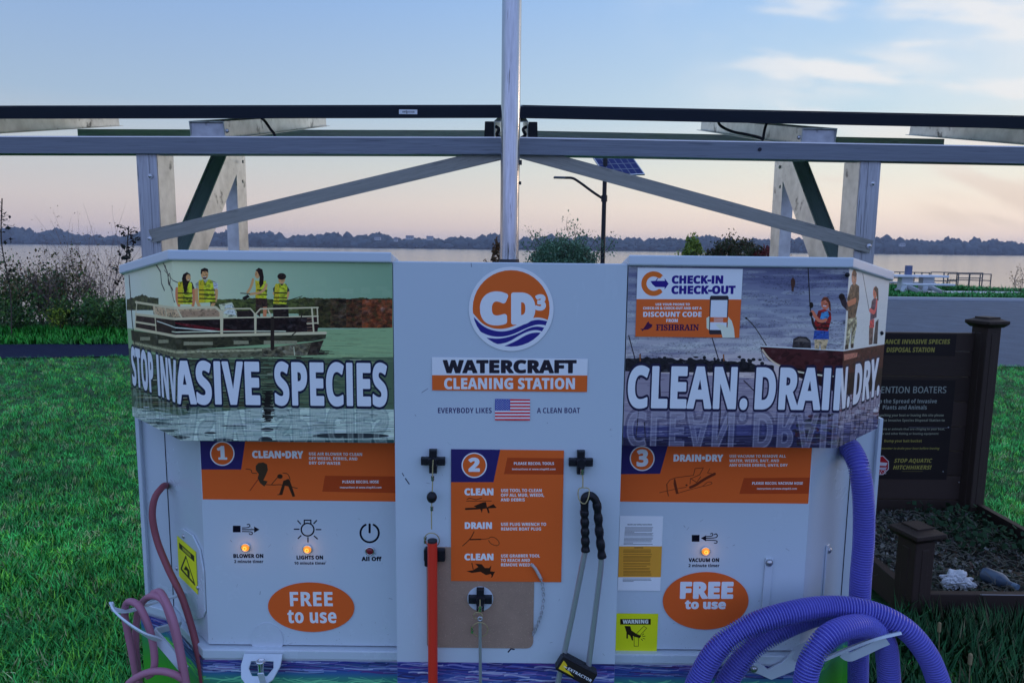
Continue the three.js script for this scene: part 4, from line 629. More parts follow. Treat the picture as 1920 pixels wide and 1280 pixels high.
// ---------------------------------------------------------------- hoses and hand tools
function corrugated(pts, r, pitch, depth) {
  const c = new THREE.CatmullRomCurve3(pts, false, 'centripetal'); c.arcLengthDivisions = 1200; const n = Math.round(c.getLength() / pitch) * 6, g = new THREE.TubeGeometry(c, n, r, 16, false), p = g.attributes.position, q = g.attributes.normal;
  const prof = [0, .04, 0, .9, 1, .9];
  for (let i = 0; i <= n; i++) for (let j = 0; j <= 16; j++) { const k = i * 17 + j, d = -depth * prof[i % 6]; p.setXYZ(k, p.getX(k) + q.getX(k) * d, p.getY(k) + q.getY(k) * d, p.getZ(k) + q.getZ(k) * d); }
  g.computeVertexNormals(); return g;
}
const px3 = (list) => list.map(([x, y, z]) => atZ(x, y, z));
{
  const t = thing('vacuum_hose', 'blue corrugated vacuum hose coiled over its hanger beside the red warning octagon', 'hose');
  part('hose_strand', corrugated(px3([[1584, 838, -.30], [1597, 843, -.21], [1610, 872, -.165], [1619, 930, -.15], [1620, 1010, -.15], [1614, 1090, -.15], [1611, 1180, -.17], [1609, 1290, -.20], [1606, 1400, -.2]]), .0295, .0074, .0092), M.hoseBlue, t);
  part('hose_strand', corrugated(px3([[1290, 1330, .05], [1312, 1270, .05], [1350, 1212, .05], [1410, 1172, .045], [1480, 1149, .035], [1556, 1138, .02], [1630, 1146, .03], [1694, 1176, .05], [1738, 1226, .06], [1764, 1290, .06], [1780, 1350, .06]]), .0295, .0074, .0092), M.hoseBlue, t);
  part('hose_strand', corrugated(px3([[1345, 1330, -.005], [1366, 1274, -.005], [1410, 1216, -.012], [1468, 1178, -.02], [1540, 1150, -.05], [1590, 1142, -.08], [1640, 1160, -.09], [1652, 1200, -.1]]), .0295, .0074, .0092), M.hoseBlue, t);
  part('hose_strand', corrugated(px3([[1505, 1350, .13], [1508, 1296, .13], [1520, 1240, .125], [1552, 1194, .11], [1600, 1174, .08], [1640, 1178, .045], [1660, 1206, .02], [1666, 1250, .01], [1668, 1310, .01], [1666, 1380, .01]]), .0295, .0074, .0092), M.hoseBlue, t);
}
{
  const t = thing('air_hose', 'dusty pink rubber air hose looped over the bent metal hanger', 'hose'), k = .0098;
  part('hose_strand', tube(px3([[312, 910, -.31], [304, 913, -.25], [291, 930, -.225], [285, 962, -.21], [293, 1010, -.20], [314, 1064, -.18], [340, 1118, -.155], [360, 1180, -.125], [374, 1240, -.10], [384, 1310, -.09]]), k, 80, 12), M.hoseRed, t, 'deep red run of hose hanging from the grommet');
  part('hose_strand', tube(px3([[262, 1360, -.12], [258, 1290, -.12], [248, 1230, -.12], [238, 1180, -.12], [233, 1145, -.115], [240, 1128, -.10], [258, 1134, -.08], [274, 1164, -.07], [285, 1200, -.065], [289, 1246, -.06], [284, 1262, -.055], [273, 1268, -.05]]), k, 90, 12), M.hosePink, t);
  part('hose_strand', tube(px3([[266, 1360, -.13], [260, 1280, -.14], [254, 1210, -.15], [256, 1160, -.15], [264, 1132, -.14], [284, 1117, -.12], [304, 1124, -.10], [318, 1156, -.08], [332, 1206, -.065], [342, 1260, -.055], [350, 1330, -.05]]), k, 90, 12), M.hosePink, t);
  part('hose_strand', tube(px3([[286, 1112, -.13], [298, 1109, -.12], [310, 1126, -.09], [324, 1160, -.06], [338, 1220, -.045], [352, 1300, -.035], [358, 1360, -.03]]), k, 70, 12), M.hosePink, t);
  part('hose_strand', tube(px3([[228, 1300, -.03], [244, 1278, -.03], [272, 1262, -.03], [300, 1258, -.03], [326, 1264, -.032], [350, 1278, -.045]]), k, 50, 12), M.hosePink, t);
}
const ringAt = (px, py, z, rx, ry, r, tilt = 0) => { const p = atZ(px, py, z), g = tube(Array.from({ length: 14 }, (_, i) => { const a = i / 14 * Math.PI * 2; return V(p.x + Math.cos(a) * rx, p.y + Math.sin(a) * ry, p.z + Math.sin(a) * tilt); }), r, 40, 6, true); return g; };
const ferrule = (px, py, z, h = .012, r = .0045) => { const p = atZ(px, py, z); return [cyl(r, r, h * .42, 12, p.x, p.y + h * .25, p.z), cyl(r, r, h * .42, 12, p.x, p.y - h * .25, p.z)]; };
{
  const t = thing('scrub_tool', 'long orange tool tube hanging on a cord with a black bead', 'cleaning tool');
  const a = atZ(810.5, 1016, .034), b = atZ(812, 1400, .034);
  part('handle', [cyl(.0127, .0127, a.y - b.y, 28).applyQuaternion(new THREE.Quaternion().setFromUnitVectors(V(0, 1, 0), a.clone().sub(b).normalize())).translate((a.x + b.x) / 2, (a.y + b.y) / 2, .034)], M.orangeTube, t);
  part('end_cap', cyl(.0128, .0124, .006, 28, a.x, a.y + .0025, .034), M.blackSoft, t);
  part('tether_cord', [tube(px3([[812, 862, .036], [811, 880, .036], [811, 900, .036], [810, 930, .034], [809, 960, .034], [809, 992, .034]]), .0016, 30, 6), ringAt(810, 1012, .032, .019, .0255, .0014, .016)], M.cord, t);
  part('cord_stop', new THREE.SphereGeometry(.0135, 12, 9).scale(1, 1.12, 1).translate(...atZ(809.5, 932, .034).toArray()), M.black, t);
  part('ferrule', ferrule(811, 897, .036), M.chrome, t); part('ferrule', ferrule(809.5, 953, .034), M.chrome, t); part('ferrule', ferrule(797, 1012, .03, .02, .004), M.chrome, t);
}
{
  const t = thing('plug_wrench', 'thin steel plug wrench hanging from rings below the round cutout', 'wrench');
  const b = atZ(900, 1172, .03), e = atZ(902, 1400, .03);
  part('rod', [tube([b.clone().add(V(0, .012, 0)), b, e], .0044, 12, 10), new THREE.TorusGeometry(.0052, .0024, 8, 18).translate(b.x, b.y + .018, b.z)], M.steel, t);
  part('tether_cord', [tube(px3([[900, 1124, .032], [900, 1140, .032], [900, 1148, .032]]), .0016, 10, 6), ringAt(896, 1154, .03, .0115, .0125, .0013, .006), ringAt(900, 1180, .031, .0205, .0265, .0013, .012)], M.cord, t);
  part('ferrule', ferrule(900, 1140, .032, .016, .0055), M.chrome, t); part('ferrule', ferrule(885, 1180, .03, .02, .004), M.chrome, t);
}
{
  const t = thing('grabber_tool', 'two legged metal weed grabber with ribbed black grips hanging on a cord', 'grabber');
  const grip = (pts) => { const c = new THREE.CatmullRomCurve3(px3(pts), false, 'centripetal'), n = 90, g = new THREE.TubeGeometry(c, n, .0118, 14, false), p = g.attributes.position, q = g.attributes.normal; for (let i = 0; i <= n; i++) for (let j = 0; j < 15; j++) { const k = i * 15 + j, u = i / n, d = u < .3 ? -.0015 : -.0026 * Math.pow(Math.abs(Math.sin(u * 19)), 3); p.setXYZ(k, p.getX(k) + q.getX(k) * d, p.getY(k) + q.getY(k) * d, p.getZ(k) + q.getZ(k) * d); } g.computeVertexNormals(); return g; };
  part('grip', grip([[1105, 928, .044], [1098, 936, .043], [1096, 956, .042], [1097, 990, .042], [1098, 1033, .042]]), M.black, t);
  part('grip', grip([[1095, 945, .044], [1098, 931, .045], [1108, 929, .045], [1117, 938, .044], [1121, 962, .043], [1124, 1000, .043], [1129, 1045, .043]]), M.black, t);
  part('leg', tube(px3([[1098, 1030, .042], [1092, 1060, .042], [1074, 1150, .042], [1044, 1290, .042], [1034, 1340, .042]]), .0078, 30, 12), M.steel, t); part('leg', tube(px3([[1128, 1040, .043], [1127, 1060, .043], [1116, 1150, .043], [1102, 1260, .043], [1092, 1340, .043]]), .0078, 30, 12), M.steel, t);
  part('tether_cord', [tube(px3([[1092, 880, .03], [1093, 898, .036], [1093, 914, .04]]), .0017, 14, 6), tube(px3([[1093, 914, .04], [1104, 916, .046], [1104, 930, .056], [1097, 944, .058], [1088, 940, .05], [1084, 926, .044], [1086, 916, .04], [1093, 914, .04]]), .0015, 40, 6)], M.cord, t);
  part('ferrule', ferrule(1092, 884, .033, .016, .005), M.chrome, t);
  const c0 = atZ(1050, 1236, .048), c1 = atZ(1110, 1268, .048), ang = Math.atan2(c1.y - c0.y, c1.x - c0.x), L = c0.distanceTo(c1) + .006, cx = (c0.x + c1.x) / 2, cy = (c0.y + c1.y) / 2;
  const place = (g) => g.rotateZ(ang).translate(cx, cy, .052);
  part('cross_piece', place(box(L, .044, .03, 0, 0, 0, .003)), M.black, t);
  const cv = document.createElement('canvas'); cv.width = 640; cv.height = 300; const g = cv.getContext('2d'); g.fillStyle = ink(18, 18, 28); g.fillRect(0, 0, 640, 300);
  g.fillStyle = ink(178, 140, 40); g.beginPath(); g.moveTo(20, 60); g.quadraticCurveTo(70, 60, 150, 150); g.quadraticCurveTo(220, 240, 330, 262); g.lineTo(20, 262); g.closePath(); g.fill(); g.fillStyle = ink(18, 18, 28); g.fillRect(120, 120, 520, 84); g.fillStyle = PALE; g.font = 'bold 40px sans-serif'; g.fillText('THE', 70, 178); g.font = 'bold 84px sans-serif'; g.fillText('EXTRACTOR', 152, 192, 470);
  part('maker_plate', place(new THREE.PlaneGeometry(L * .95, .038).translate(0, 0, .0156)), new THREE.MeshStandardMaterial({ map: canvasTex(cv), roughness: .4 }), t);
}
{
  const pts = px3([[1004, 1066, .012], [1014, 1084, .013], [1019, 1112, .013], [1016, 1146, .013], [1008, 1170, .012], [1000, 1188, .011]]), c = new THREE.CatmullRomCurve3(pts), g = [];
  for (let i = 0; i < 30; i++) { const p = c.getPoint(i / 29), d = c.getTangent(i / 29); g.push(new THREE.TorusGeometry(.0034, .0011, 6, 12).scale(1, 1.5, 1).rotateY(i % 2 ? Math.PI / 2 : 0).rotateZ(Math.atan2(d.y, d.x) - Math.PI / 2).translate(p.x, p.y, p.z)); }
  const o = thing('thin_chain', 'thin pale chain curving down beside the tall orange label', 'chain'); part('link', g, std([.45, .46, .48], .4, .4), o).userData.kind = 'stuff'; part('sleeve', tube([pts[0].clone().add(V(-.010, .012, 0)), pts[0], pts[1]], .0042, 12, 8), std([.5, .46, .44], .35), o);
}

// ---------------------------------------------------------------- mast and solar canopy
{
  const m = thing('mast_pole', 'round silver mast pole rising through the roof in front of the dark canopy edge', 'pole');
  const sc = std([.62, .63, .65], .34, .85, { roughnessMap: scuffTex, map: galvTex }), x = -.0105;
  part('pole', cyl(.0262, .0262, 2.2, 40, x, 1.42 + 1.1, -.2), sc, m); part('rubber_boot', [cyl(.0275, .033, .035, 32, x, 1.50, -.2)], M.blackSoft, m);
  part('strap_nut', box(.008, .012, .012, x + .028, 1.78, -.2), M.blackSoft, m); part('strap_nut', box(.006, .008, .01, x + .028, 1.725, -.2), M.blackSoft, m);
}
{
  const t = thing('solar_canopy', 'low galvanised frame carrying black edged solar panels over the cabinet', 'solar canopy');
  const tilt = Math.tan(11 * Math.PI / 180);
  // front beam: two lengths meeting behind the mast, a top lip standing proud
  const chan = (h, d) => { const s = new THREE.Shape(); const w = d / 2, k = h / 2, e = .0035; s.moveTo(-w, -k); s.lineTo(w, -k); s.lineTo(w, -k + e); s.lineTo(-w + e, -k + e); s.lineTo(-w + e, k - e); s.lineTo(w, k - e); s.lineTo(w, k); s.lineTo(-w, k); s.closePath(); return s; };
  const mid = V(-.01, 1.8475, -.41), eL = V(-2.35, 1.826, -.41), eR = V(2.35, 1.832, -.41);
  for (const e of [eL, eR]) { const d = e.clone().sub(mid).normalize(); part('front_beam', [bar(mid.clone().addScaledVector(d, .002), e, .004, .046, V(0, 1, 0)).translate(0, 0, .028), bar(mid.clone().addScaledVector(d, .002), e, .058, .004, V(0, 1, 0)).translate(0, .0238, .0012), bar(mid.clone().addScaledVector(d, .002), e, .054, .004, V(0, 1, 0)).translate(0, -.0208, -.001)], M.galvDark, t); part('beam_lip', bar(mid.clone().addScaledVector(d, .002), e, .006, .0035, V(0, 1, 0)).translate(0, .0253, .0285), M.galv, t); }
  part('beam_hole', cyl(.0055, .0055, .004, 14).rotateX(Math.PI / 2).translate(...atZ(1425, 280, -.3795).toArray()), M.gap, t);
  for (const [a, b] of [[V(-1.9, 2.018, -1.42), V(-.06, 2.033, -1.42)], [V(.05, 2.033, -1.42), V(1.87, 2.018, -1.42)]]) part('rear_beam', bar(a, b, .05, .040), std([.85, .83, .88], .65, .1, { map: galvTex }), t);
  // panels, two of them seen on edge
  for (const s of [-1, 1]) {
    const pg = new THREE.Group(); pg.name = 'solar_panel'; t.add(pg);
    const z0 = -.415, z1 = -1.60, A = (x, z) => V(x, 1.9525 + (z0 - z) * tilt - Math.abs(x) * (x < 0 ? .0125 : .0095), z);
    const xi = s * .002 - .008, xo = s * 2.3;
    part('frame', [bar(A(xi, z0), A(xo, z0), .035, .034, V(0, 1, tilt).normalize()), bar(A(xi, z1), A(xo, z1), .035, .034, V(0, 1, tilt).normalize()), bar(A(xo, z0), A(xo, z1), .035, .034), bar(A(xi + s * .018, z0 - .02), A(xi + s * .018, z1 + .02), .030, .034)], M.panelFrame, pg);
    const q = [A(xi, z0), A(xo, z0), A(xo, z1), A(xi, z1)], g = new THREE.BufferGeometry(); g.setAttribute('position', new THREE.Float32BufferAttribute([0, 1, 2, 0, 2, 3].flatMap((k) => q[k].clone().add(V(0, .008, 0)).toArray()), 3)); g.setAttribute('uv', new THREE.Float32BufferAttribute([0, 0, 1, 0, 1, 1, 0, 0, 1, 1, 0, 1], 2)); g.computeVertexNormals();
    part('cell_sheet', g, std([.012, .016, .05], .15), pg); part('back_sheet', g.clone().translate(0, -.016, 0), std([.78, .78, .78], .6), pg);
    if (s < 0) { const c = document.createElement('canvas'); c.width = 320; c.height = 80; const k = c.getContext('2d'); k.fillStyle = 'rgb(205,205,208)'; k.fillRect(0, 0, 320, 80); k.fillStyle = '#222'; for (let i = 0; i < 44; i++) k.fillRect(60 + i * 4.8, 26, rr(1, 3.4), 30); k.fillRect(118, 20, 16, 16); k.fillRect(130, 50, 14, 24);
      const p = atZ(765, 209.5, z0 + .0195), ww = .0545; part('frame_sticker', box(ww, .0135, .0006, p.x, p.y, z0 + .0185), new THREE.MeshStandardMaterial({ map: canvasTex(c), roughness: .5 }), pg, 'white barcode sticker on the panel edge'); }
  }
  // rails from front to back under the panels
  const railAt = (x, open) => {
    const g = new THREE.Group(); g.name = 'panel_rail'; t.add(g);
    const y0 = 1.8955 - Math.abs(x) * .011, p = V(x, y0, -.385), q = V(x, y0 + 1.18 * tilt, -1.565), up = V(0, 1, tilt).normalize();
    if (!open) { part('channel', along(rectShape(.104, .050, .003), p, q, up), M.galv, g); part('end_plate', along(rectShape(.0975, .0435), p.clone().add(V(0, 0, -.0035)), p.clone().add(V(0, 0, -.006)), up), M.galvShaded, g); part('flange', bar(p.clone().add(V(x > 0 ? -.06 : .06, -.0238, -.004)), q.clone().add(V(x > 0 ? -.06 : .06, -.0238, 0)), .022, .0025, up), M.galv, g); part('bolt', new THREE.SphereGeometry(.006, 10, 8).translate(x + (x > 0 ? -.053 : .053), y0, -.40), M.bolt, g); }  // end plates use the darker steel: their shade is painted in
    else { const s = poly([[-.075, -.025], [-.048, -.025], [-.048, .0225], [.048, .0225], [.048, -.025], [.075, -.025], [.075, -.0225], [.0505, -.0225], [.0505, .025], [-.0505, .025], [-.0505, -.0225], [-.075, -.0225]]); part('channel', along(s, p, q, up), M.galv, g); for (const k of [-1, 1]) { part('rubber_block', along(poly([[-.018, -.022], [.014 * 1, -.022], [.012, .024], [-.012, .024]].map(([a, b]) => [a * -k, b])), p.clone().add(V(k * .066, 0, -.006)), p.clone().add(V(k * .066, .02, -.12)), up), M.black, g); part('cable_tie', tube([V(x + k * .046, y0 + .012, -.40), V(x + k * .036, y0 + .004, -.395), V(x + k * .042, y0 - .012, -.40), V(x + k * .030, y0 - .02, -.41)], .005, 16, 6), M.black, g); } }
  };
  railAt(-1.86); railAt(-.913); railAt(-.010, true); railAt(.905); railAt(1.86);
  const cab = (l) => part('cable', tube(px3(l), .0042, 26, 8), M.black, t); cab([[488, 220, -.50], [497, 228, -.47], [506, 241, -.46], [514, 252, -.45], [516, 262, -.46]]); cab([[1346, 226, -.5], [1352, 236, -.48], [1372, 246, -.47], [1400, 252, -.46], [1425, 258, -.45], [1432, 262, -.45]]); cab([[1438, 230, -.47], [1434, 244, -.46], [1431, 262, -.46]]);
  // legs: front posts, rear posts, raking braces and flat straps
  for (const s of [-1, 1]) {
    const X = s < 0 ? -1.104 : 1.071, top = 1.8245;
    part('front_post', along(rectShape(.062, .104, .004), V(X, .05, -.452), V(X, top, -.452), V(0, 0, 1)), M.galv, t);
    part('shaded_front_flange', [box(.061, top - .06, .003, X, (top + .06) / 2, -.3978), box(.034, top - .064, .002, X + s * .010, (top + .06) / 2, -.3955)], M.galvShaded, t);  // flange plus a facing over the whole front, its shade painted as darker steel
    part('rear_post', along(rectShape(.046, .10, .004), V(X + s * .014, .05, -1.13), V(X + s * .014, 1.93, -1.13), V(0, 0, 1)), M.galv, t);
    const a = V(X + s * -.004, 1.935, -1.06), b = V(X + s * -.004, 1.25, -.36), up = V(0, 1, 1).normalize();
    part('raking_brace', along(poly([[-.03, -.052], [.03, -.052], [.03, .052], [.026, .052], [.026, .044], [-.026, .044], [-.026, .052], [-.03, .052]]), a, b, up), M.galv, t); part('shaded_brace_web', bar(a.clone().addScaledVector(up, .0445), b.clone().addScaledVector(up, .0445), .051, .002, up), std([.20, .27, .26], .6, .3, { map: galvTex }), t);  // web coloured dark green: the channel's dim interior is painted in
    const o = s < 0 ? [[282, 443], [929, 291]] : [[1634, 463], [990, 289]], pa = atZ(o[0][0], o[0][1], -.385), pb = atZ(o[1][0] + (s < 0 ? 14 : -14), o[1][1] - 5, -.405);
    part('strap_brace', bar(pa, pb, .004, .040, V(0, 1, 0)), M.strap, t);
    for (const [x, y] of s < 0 ? [[281, 330], [280, 447]] : [[1637, 344], [1630, 461]]) bolt(atZ(x, y, y > 400 ? -.381 : -.394), V(0, 0, 1), .0066, t);
    for (const [x, y] of s < 0 ? [[455, 303], [455, 340]] : [[1462, 313], [1463, 350]]) { const p = atZ(x, y, -1.05); bolt(p, V(-s, 0, 0), .006, t); }
  }
}

// ---------------------------------------------------------------- disposal station: a boarded box with a tall back, signs and four posts
{
  const t = thing('disposal_station', 'dark brown board box with a tall signed back wall and capped posts', 'disposal station');
  t.position.set(1.68, 0, -1.02);
  const W = .955, D = 1.10, shape = (x, z, h, name) => {
    const g = new THREE.Group(); g.name = 'post'; g.position.set(x, 0, z); g.rotation.y = .28; t.add(g);
    part('shaft', [box(.098, h, .098, 0, h / 2, 0, .006), box(.104, h - .04, .035, 0, h / 2 - .02, 0, .004), box(.035, h - .04, .104, 0, h / 2 - .02, 0, .004)], M.darkWood, g);
    part('cap', [box(.150, .018, .150, 0, h + .020, 0, .004), new THREE.CylinderGeometry(.104, .078, .020, 4, 1).rotateY(Math.PI / 4).translate(0, h + .002, 0), new THREE.CylinderGeometry(.055, .098, .014, 4, 1).rotateY(Math.PI / 4).translate(0, h + .035, 0), box(.085, .008, .085, 0, h + .044, 0, .002)], M.darkWood, g);
  };
  shape(0, 0, .39); shape(W, .02, .39); shape(.02, -D, 1.165); shape(W - .03, -D + .02, 1.155);
  const tints = [0, 1, 2].map((k) => { const m = M.darkWood.clone(); m.color.multiplyScalar([1, 1.18, .85][k]); return m; });
  for (let i = 0; i < 8; i++) { const h = i === 7 ? .105 : .142; part('board', box(W - .08, h - .004, .034, W / 2 - .01, i * .142 + .012 + h / 2, -D - .01 + rr(-.002, .002), .004), tints[i % 3], t); }
  part('board', box(W - .09, .13, .036, W / 2, .085, .01, .004), tints[0], t, 'front board of the box'); part('board', box(.036, .13, D - .1, .0, .085, -D / 2, .004), tints[1], t); part('board', box(.036, .135, D - .1, W - .005, .088, -D / 2, .004), tints[2], t);
  for (const b of [box(.38, .0016, .004, W / 2 - .02, .150, .027), box(.22, .0012, .003, .66, .5755, -D + .009), box(W - .12, .0016, .003, W / 2 - .01, 1.1135, -D + .006)]) part('edge_chip', b, std([.26, .25, .28], .8), t);
  const Z = -1.02 - D + .0095, off = (g) => g.translate(-1.68, 0, 1.02), GOLD = 'rgb(158,148,72)', WHT = 'rgb(150,156,148)';
  { const p = pixelPrint(1612, 626, 1793, 666, Z, 2600, 'rgb(40,32,32)'); p.zoom = (x, y) => [1590 + x / 4.414, 620 + y / 4.414];
    p.text('NUISANCE INVASIVE SPECIES', GOLD, 196, 72, 846, 108, { fat: 4, slant: -.08 }); p.text('DISPOSAL STATION', GOLD, 318, 138, 720, 176, { fat: 4, slant: -.08 }); p.grain(260, ['#000', '#555'], 1, 5, .25);
    part('sign_plate', off(p.plane()), p.material(.5), t, 'dark sign with gold lettering along the top of the wall'); }
  { const p = pixelPrint(1604, 712, 1784, 898, Z, 2600, 'rgb(37,30,30)'); p.zoom = (x, y) => [1590 + x / 4.414, 620 + y / 4.414];
    p.text('ATTENTION BOATERS', WHT, 158, 462, 818, 514, { weight: 'normal', fat: 2 }); p.text('Stop the Spread of Invasive', WHT, 196, 566, 740, 598, { fat: 0 }); p.text('Plants and Animals', WHT, 286, 616, 656, 650);
    for (const [s, a, b, y, h] of [['Before launching your boat or leaving this site please', 150, 796, 688, 20], ['use Nuisance Invasive Species Disposal Station to', 150, 804, 730, 20], ['Dump any plants or animals that are clinging to your boat,', 130, 806, 804, 17], ['trailer, motor and other fishing or boating equipment', 150, 752, 842, 17], ['Dump your bait bucket', 300, 614, 900, 21], ['Also remember to drain your boat before leaving', 196, 758, 964, 17]]) p.text(s, y > 950 ? 'rgb(150,142,70)' : y > 890 ? GOLD : 'rgb(150,152,130)', a, y, b, y + h, { slant: y > 950 ? -.2 : 0 });
    p.text('STOP AQUATIC', GOLD, 382, 1058, 694, 1090, { slant: -.2, fat: 2 }); p.text('HITCHHIKERS!', GOLD, 372, 1114, 690, 1146, { slant: -.2, fat: 2 }); p.line('rgb(120,110,60)', 3, [[450, 1163], [620, 1163]]);
    const oc = (r, dx = 0, dy = 0) => Array.from({ length: 8 }, (_, i) => { const a = Math.PI / 8 + i * Math.PI / 4; return [262 + dx + Math.cos(a) * r, 1112 + dy + Math.sin(a) * r]; }); p.fill('rgb(200,190,190)', oc(86)); p.fill('rgb(176,26,34)', oc(78)); p.fill('rgb(210,200,205)', [[180, 1080], [330, 1092], [318, 1118], [180, 1112]]); p.fill('rgb(190,180,190)', [[190, 1130], [326, 1130], [310, 1150], [190, 1150]]); for (let i = 0; i < 40; i++) p.oval('rgb(220,200,205)', rr(200, 318), rr(1150, 1184), 3.5);
    p.grain(420, ['#000', '#666'], 1, 5, .22); part('sign_plate', off(p.plane()), p.material(.5), t, 'dark notice with pale lettering and a red octagon'); }
  for (const [x, y] of [[1769, 884], [1779, 801], [1799, 904]]) { const q = atZ(x, y, Z); part('fixing_screw', new THREE.SphereGeometry(.004, 8, 6).translate(q.x - 1.68, q.y, q.z + 1.02), M.bolt, t); }
}
// what lies in the box
{
  const soil = new THREE.PlaneGeometry(.86, 1.0, 60, 60).rotateX(-Math.PI / 2), p = soil.attributes.position; for (let i = 0; i < p.count; i++) p.setY(i, .055 + .05 * fbm(p.getX(i) * 7, p.getZ(i) * 7, 1.2, 4) + .035 * smooth(.2, -.5, p.getZ(i))); soil.computeVertexNormals(); soil.translate(2.155, 0, -1.56);
  stuff('soil', soil, std([.030, .026, .022], .95, 0, { bumpMap: scuffTex, bumpScale: .01 }), 'dark soil and rotted weed filling the board box');
  const L = []; for (let i = 0; i < 3200; i++) { const x = rr(1.75, 2.56), z = rr(-2.05, -1.09), w = rr(.005, .019), g = new THREE.PlaneGeometry(w, w * rr(.6, 1.6), 2, 2), q = g.attributes.position; for (let k = 0; k < q.count; k++) q.setZ(k, rr(-.008, .008)); g.rotateX(-Math.PI / 2 + rr(-.9, .9)).rotateY(rr(0, 6.3)).translate(x, .070 + .05 * fbm((x - 2.155) * 7, (z + 1.56) * 7, 1.2, 4) + rr(0, .02) + .035 * smooth(.2, -.5, z + 1.56), z);
    const pale = rnd() < .34 + .4 * smooth(.3, 0, Math.hypot(x - 1.86, z + 1.5)), c = pale ? (() => { const k = rr(.08, .24); return [k, k * .95, k * .86]; })() : rnd() < .5 ? [.04, .06, .035] : [rr(.05, .10), rr(.042, .07), .03], a = new Float32Array(q.count * 3); for (let k = 0; k < q.count; k++) a.set(c, k * 3); g.setAttribute('color', new THREE.BufferAttribute(a, 3)); g.computeVertexNormals(); L.push(g); }
  stuff('leaf_litter', L, std([1, 1, 1], .85, 0, { vertexColors: true, side: THREE.DoubleSide }), 'pale and dark dead leaves scattered over the soil in the board box');
  const S = []; for (let i = 0; i < 260; i++) { const x = rr(1.76, 2.5), z = rr(-1.95, -1.1), a = rr(0, 6.28), l = rr(.04, .13), y = .095 + .05 * fbm((x - 2.155) * 7, (z + 1.56) * 7, 1.2, 4) + .03 * smooth(.2, -.5, z + 1.56); S.push(new THREE.TubeGeometry(new THREE.CatmullRomCurve3([V(x, y, z), V(x + Math.cos(a) * l * .4, y + rr(.005, .03), z + Math.sin(a) * l * .4), V(x + Math.cos(a + .5) * l, y + rr(-.005, .02), z + Math.sin(a + .5) * l)]), 6, rr(.0008, .0022), 4)); }
  stuff('weed_strands', S, std([.14, .13, .10], .9), 'dry pale weed strands tangled over the litter in the board box');
  const crumple = (rx, ry, rz, amp, f, s) => { const g = mergeVertices(new THREE.IcosahedronGeometry(1, 28).deleteAttribute('normal').deleteAttribute('uv')), q = g.attributes.position; for (let i = 0; i < q.count; i++) { const x = q.getX(i), y = q.getY(i), z = q.getZ(i), k = 1 + amp * (Math.abs(noise.noise(x * f + s, y * f, z * f)) * 1.3 - .25 + .3 * Math.abs(noise.noise(x * f * 2.1, y * f * 2.1 + s, z * f * 2.1))); q.setXYZ(i, x * rx * k, Math.max(-.4, y) * ry * k, z * rz * k); } g.computeVertexNormals(); g.setAttribute('uv', new THREE.BufferAttribute(new Float32Array(q.count * 2), 2)); return g; };
  const bag = thing('plastic_bag', 'crumpled white plastic bag lying on the soil in the board box', 'plastic bag'); bag.position.set(...atY(1793, 1090, .095).toArray());
  const bm = new THREE.MeshPhysicalMaterial({ roughness: .35, transmission: .15, thickness: 0 }); bm.color.setRGB(.66, .66, .70); part('bag_body', crumple(.056, .042, .036, .6, 1.7, 4.2), bm, bag); part('bag_handle', crumple(.020, .030, .018, .5, 1.6, 7.1).rotateZ(-.5).translate(-.052, -.005, .016), bm, bag); part('bag_handle', crumple(.030, .016, .014, .5, 1.6, 2.1).translate(.04, .0, .03), bm, bag);
  const cup = thing('discarded_bottle', 'dusty blue bottle lying on its side beside the white plastic bag', 'bottle'); const c0 = atY(1846, 1076, .10), c1 = atY(1905, 1099, .11), dir = c1.clone().sub(c0); const len = dir.length(); dir.normalize();
  const qn = new THREE.Quaternion().setFromUnitVectors(V(0, 1, 0), dir); cup.position.copy(c0); cup.quaternion.copy(qn); part('bottle_body', new THREE.LatheGeometry([[0, 0], [.030, 0], [.034, .008], [.034, len * .5], [.030, len * .62], [.014, len * .8], [.012, len * .96], [0, len * .96]].map(([a, b]) => new THREE.Vector2(a, b)), 20), std([.07, .10, .15], .28), cup); part('bottle_cap', cyl(.0135, .0135, .02, 16, 0, len * 1.0, 0), std([.12, .18, .26], .5), cup);
  // a few weeds creeping at the back of the box and over its far rim
  const wl = []; for (let i = 0; i < 420; i++) { const x = rr(2.2, 2.58), z = rr(-2.05, -1.5), s = rr(.010, .024); wl.push(new THREE.PlaneGeometry(s, s * 1.3).rotateX(-rr(.4, 1.4)).rotateY(rr(0, 6.3)).translate(x, rr(.10, .17), z)); }
  stuff('ground_ivy', wl, std([.025, .055, .028], .9, 0, { side: THREE.DoubleSide, specularIntensity: .1 }), 'low dark weeds growing at the back corner of the board box');
}
// ---------------------------------------------------------------- ground, path, car park, lake, far shore
const shoreZ = (x) => -12.2 - 17.5 * smooth(-5, 2, x) - 1.2 * noise.noise(x * .12, 3.1, .5);
const landY = (x, z) => { const s = shoreZ(x), d = s - z; let y = .10 * noise.noise(x * .18, z * .18, 5.5) * smooth(3, 8, Math.hypot(x, z)); y += .28 * smooth(10, 24, x) * smooth(-23, -27, z) * (noise.noise(x * .16, 1.2, 8.1) + .1); if (d > 0) y -= 3.4 * smooth(0, 6.5, d); return z > -9.6 && x < -3 ? y * smooth(-9.6, -12, z) : (x > 2 && z > -22.5 ? y * smooth(-21, -24, z) : y); };
const dirtTex = greyTex(512, (u, v) => { const a = tile(u, v, 7, 1.7), b = tile(u, v, 46, 6.2, 3), k = .5 + a * .8 + b * .9; return [.10 + .10 * k, .30 + .20 * k, .10 + .08 * k]; }, true);
